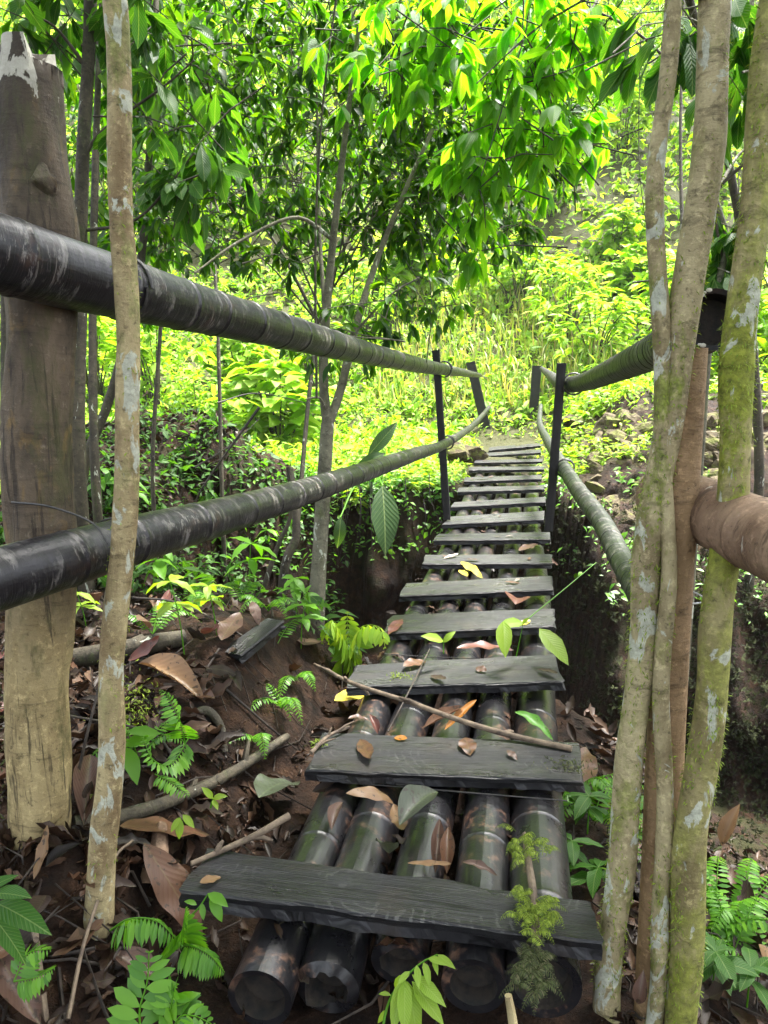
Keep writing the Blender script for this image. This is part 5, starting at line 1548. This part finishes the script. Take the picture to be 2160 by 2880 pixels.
px_leaf_plant('narrow-leaved shoot in front of the forked tree trunk', [(612, 1370, 4.6), (640, 1310, 4.6), (655, 1290, 4.6)], [(655, 1290, 4.6, 710, 1305, 4.5), (650, 1295, 4.6, 695, 1330, 4.5), (655, 1288, 4.6, 690, 1275, 4.6), (640, 1300, 4.6, 632, 1245, 4.6), (655, 1285, 4.6, 668, 1262, 4.6)], 'fern', temps=T_LANCE)
for i, (px, py, h, lf, ln, m_) in enumerate([(400, 1420, .35, 4, .14, 'lime'), (330, 1290, .3, 4, .16, 'fern'), (540, 1290, .3, 4, .17, 'fern'), (470, 1220, .3, 5, .2, 'fern'), (430, 1180, .4, 4, .22, 'lime'), (300, 1120, .4, 5, .22, 'fern'), (560, 1200, .3, 4, .2, 'fern'), (220, 1100, .4, 5, .2, 'fern')]):
    g = G(px, py)
    seedling('broad-leaved young plant %s' % ['with lime leaves on a tall thin stem above the bare soil', 'low on the slope behind the slim left trunk', 'on the slope nearest the narrow-leaved shoot', 'under the middle of the lower left rail', 'with hanging lime leaves just below the lower left rail', 'between the slim left trunk and the lower rail', 'below the lower rail, nearest the forked tree', 'right behind the stout post'][i], g, h, lf, ln, m_, (rng.normal() * .06, rng.normal() * .06), levels=2, el=-.1)
for i, (px, py, m_) in enumerate([(520, 1300, 3), (400, 1300, 3), (600, 1390, 3), (640, 1470, 2), (560, 1600, 2), (250, 1400, 3), (330, 1440, 3)][:5]):
    g = G(px, py)
    fern('low fern %s' % ['on the slope beside the narrow-leaved shoot', 'drooping on the slope left of the broken timber', 'on the brink right of the broken timber', 'beside the left end of the third plank', 'on bare soil left of the second plank'][i], g,
         [(rng.uniform(0, 6.28), rng.uniform(.18, .3), .1, .06) for q in range(m_)], .05)
where = ['right behind the foot of the slim left trunk', 'above the rotten mossy log', 'just left of the broken timber', 'on the crest of the bank under the lower rail', 'at the brink beside the lime pinnate plant', 'low on the bare soil near the third plank', 'between the stout post and the mossy log', 'next to the moss cushion', 'at the foot of the forked tree', 'behind the broken timber', 'under the lower rail near the stout post', 'beside the tall thin-stemmed seedling']
for i, (px, py) in enumerate([(250, 1700), (330, 1370), (470, 1370), (440, 1290), (650, 1400), (610, 1530), (190, 1380), (300, 1640), (640, 1330), (580, 1320), (200, 1270), (410, 1330)]):
    g = G(px, py)
    if i % 2: fern('small green fern %s' % where[i], g, [(rng.uniform(0, 6.28), rng.uniform(.16, .28), .12, .06) for q in range(4)], .045)
    else: seedling('young green seedling %s' % where[i], g, rng.uniform(.12, .25), 4, .12, ['fern', 'lime'][i % 4 // 2], (rng.normal() * .04, rng.normal() * .04), levels=2, el=0)
# right bank plants
for i, (px, py, dd) in enumerate([(1235, 1590, 3.1), (1290, 1610, 3.0), (1560, 1790, 2.6), (1620, 1760, 2.7), (1600, 1850, 2.5), (1660, 1830, 2.5)]):
    g = at_depth(px, py, dd)
    g = on_ground(g[0], g[1])
    fern('fern %s' % ['at the right end of the second plank', 'just right of the second plank, fine and pale', 'on the right bank left of the tan leaning leaf', 'at the right edge before the dark gully wall', 'low on the right bank, below the leaning leaf', 'in the right edge litter'][i], g,
         [(rng.uniform(0, 6.28), rng.uniform(.22, .36), rng.uniform(.12, .2), .08) for q in range(5)], .055, 'fern', 20)
for i, (px, py, dd, h, lf, ln) in enumerate([(1275, 1680, 2.9, .16, 5, .15), (1240, 1720, 2.7, .12, 4, .13), (1300, 1740, 2.6, .1, 4, .16), (1570, 2170, 1.9, .1, 4, .14), (1560, 1900, 2.3, .14, 5, .14), (1640, 1900, 2.3, .14, 4, .15), (1370, 1700, 2.8, .2, 4, .14)]):
    g = at_depth(px, py, dd); g = on_ground(g[0], g[1])
    seedling('glossy broad-leaved plant %s' % ['right of the second plank', 'squeezed between the fifth beam and the right bank', 'behind the thickest right trunk', 'at the bottom right corner', 'on the right bank beside the mossy trunk', 'at the right edge among the ferns', 'between the right trunks'][i], g, h, lf, ln * .8, 'leaf_big', levels=2, el=.1)
# big ribbed leaves on the far bank
g = rim_pt(800, 1000, 9.6)
root = empty('aroid', g, 'aroid with big ribbed leaves hanging over the gully wall left of the bridge', 'plant')
for k, (x0, y0, d0, x1, y1, d1, wd) in enumerate([(826, 1050, 8.9, 838, 1180, 8.6, .8), (735, 1118, 8.9, 735, 1180, 8.8, .8), (795, 985, 9.2, 855, 915, 9.2, .6), (830, 980, 9.2, 775, 1003, 9.0, .7), (850, 1000, 9.3, 900, 985, 9.2, .7)]):
    a = at_depth(x0, y0, d0); b = at_depth(x1, y1, d1)
    V, Fc, U = T_OVAL[k % 2]; V = V * np.array([wd * 1.25, 1, 1])
    m = MB(); place(m, (V, Fc, U), a, b - a, norm(EYE - a) + np.array([0.3, 0, .4]), np.linalg.norm(b - a) * 1.1)
    lf = m.build('leaf', MAT['aroid'], root)
    m = MB(); tube(m, spline([g, (g + a) / 2 + np.array([0, -.05, .22]), a], 10), np.linspace(.014, .008, 10), 6); st_ = m.build('petiole', MAT['fern'], root)
# growth along the far bank rim, both sides of the bridge
for i, (px, py, dd) in enumerate([(900, 985, 11), (960, 985, 11), (860, 960, 12), (1230, 985, 11.2), (1260, 900, 13), (1225, 1040, 10.4), (780, 960, 12), (700, 960, 11.5), (620, 930, 11.5), (1240, 940, 11), (1270, 925, 11.5), (1220, 955, 11), (1300, 900, 12.5), (1330, 890, 12.5), (1245, 1000, 10.5), (1400, 890, 12), (1350, 925, 11.5), (1290, 965, 10.5), (1380, 1000, 10), (1310, 905, 12), (1560, 880, 11), (1630, 880, 11), (870, 1010, 10), (930, 1010, 10), (760, 1010, 10), (820, 1005, 10)]):
    g = rim_pt(px, py, dd)
    root = empty('rim_plant', g, 'leafy lime plant on the rim of the far bank', 'plant', 'plants along the far bank rim')
    mb = MB(); tips = blob_tips((g[0], g[1], g[2] + .15), (.35, .3, .22), 34)
    whorls(mb, tips, norm(tips - g), .12, 5, .3, T_LOW); mb.build('foliage', MAT['lime'], root)
# roots hanging on the gully wall
for i in range(14):
    p = at_depth(rng.uniform(720, 960), rng.uniform(1020, 1080), 9.4 + rng.uniform(-.3, .3))
    twig('thin root dangling down the dark gully wall left of the bridge', [p, p + np.array([.03, -.08, -.3]), p + np.array([rng.normal() * .1, -.1, -rng.uniform(.5, 1.1)])], .006, .002, 'twig_dark', 'root', 'root', group='roots on the gully wall')

# --- unseen trees added out of frame, crowns placed overhead to shade the foreground
def canopy(label, base, h, blobs):
    return make_tree('unseen_shade_tree', label, 'tree', 'bark_g', (.12, .06), [np.array([base[0], base[1], float(H(*base))]), np.array([base[0] * .8, base[1] * .9, h * .6]), np.array([base[0] * .5, base[1], h])], None, blobs=blobs, leaf='leaf_dk', ln=.34, n=6, droop=.6, twigs=False, temps=T_LOW)


canopy('unseen tall tree added behind the viewer, crown placed overhead to shade the foreground', (-1.6, -2.2), 7.5, [(np.array([x_, y_, 6.3 + rng.uniform(0, 1.2)]), (1.3, 1.3, .6), 110) for x_ in (-3.5, -1.5, .5) for y_ in (-1.5, .5, 2.3, 3.8)] + [(np.array([x_, y_, 6.7]), (1.2, 1.2, .6), 110) for x_, y_ in ((-3.6, 5.4), (-1.7, 5.3), (1.2, 3.9), (-4.8, 3.6), (-5, 5.6))])
canopy('unseen tall tree added right of the viewer, crown placed overhead to shade the foreground', (3.6, 1.0), 7.5, [(np.array([x_, y_, 6.3 + rng.uniform(0, 1.2)]), (1.3, 1.3, .6), 110) for x_ in (2.4, 4.2) for y_ in (-1.0, 1.0, 3.0, 4.6)])
# --- damp forest air -------------------------------------------------------------
hm = bpy.data.materials.new('humid_air'); hm.use_nodes = True
hm.node_tree.nodes.clear()
ho = hm.node_tree.nodes.new('ShaderNodeOutputMaterial'); hv = hm.node_tree.nodes.new('ShaderNodeVolumePrincipled')
hv.inputs['Color'].default_value = (0.97, 0.98, 1.0, 1); hv.inputs['Density'].default_value = 0.0004
hm.node_tree.links.new(hv.outputs[0], ho.inputs['Volume'])
bx = np.array([(x, y, z) for x in (-47, 47) for y in (-8, 102) for z in (-5, 48)], float)
mb = MB(); mb.add(bx, [(0, 1, 3, 2), (4, 6, 7, 5), (0, 4, 5, 1), (2, 3, 7, 6), (0, 2, 6, 4), (1, 5, 7, 3)])
tag(mb.build('haze', hm, smooth_shade=False), kind='stuff')
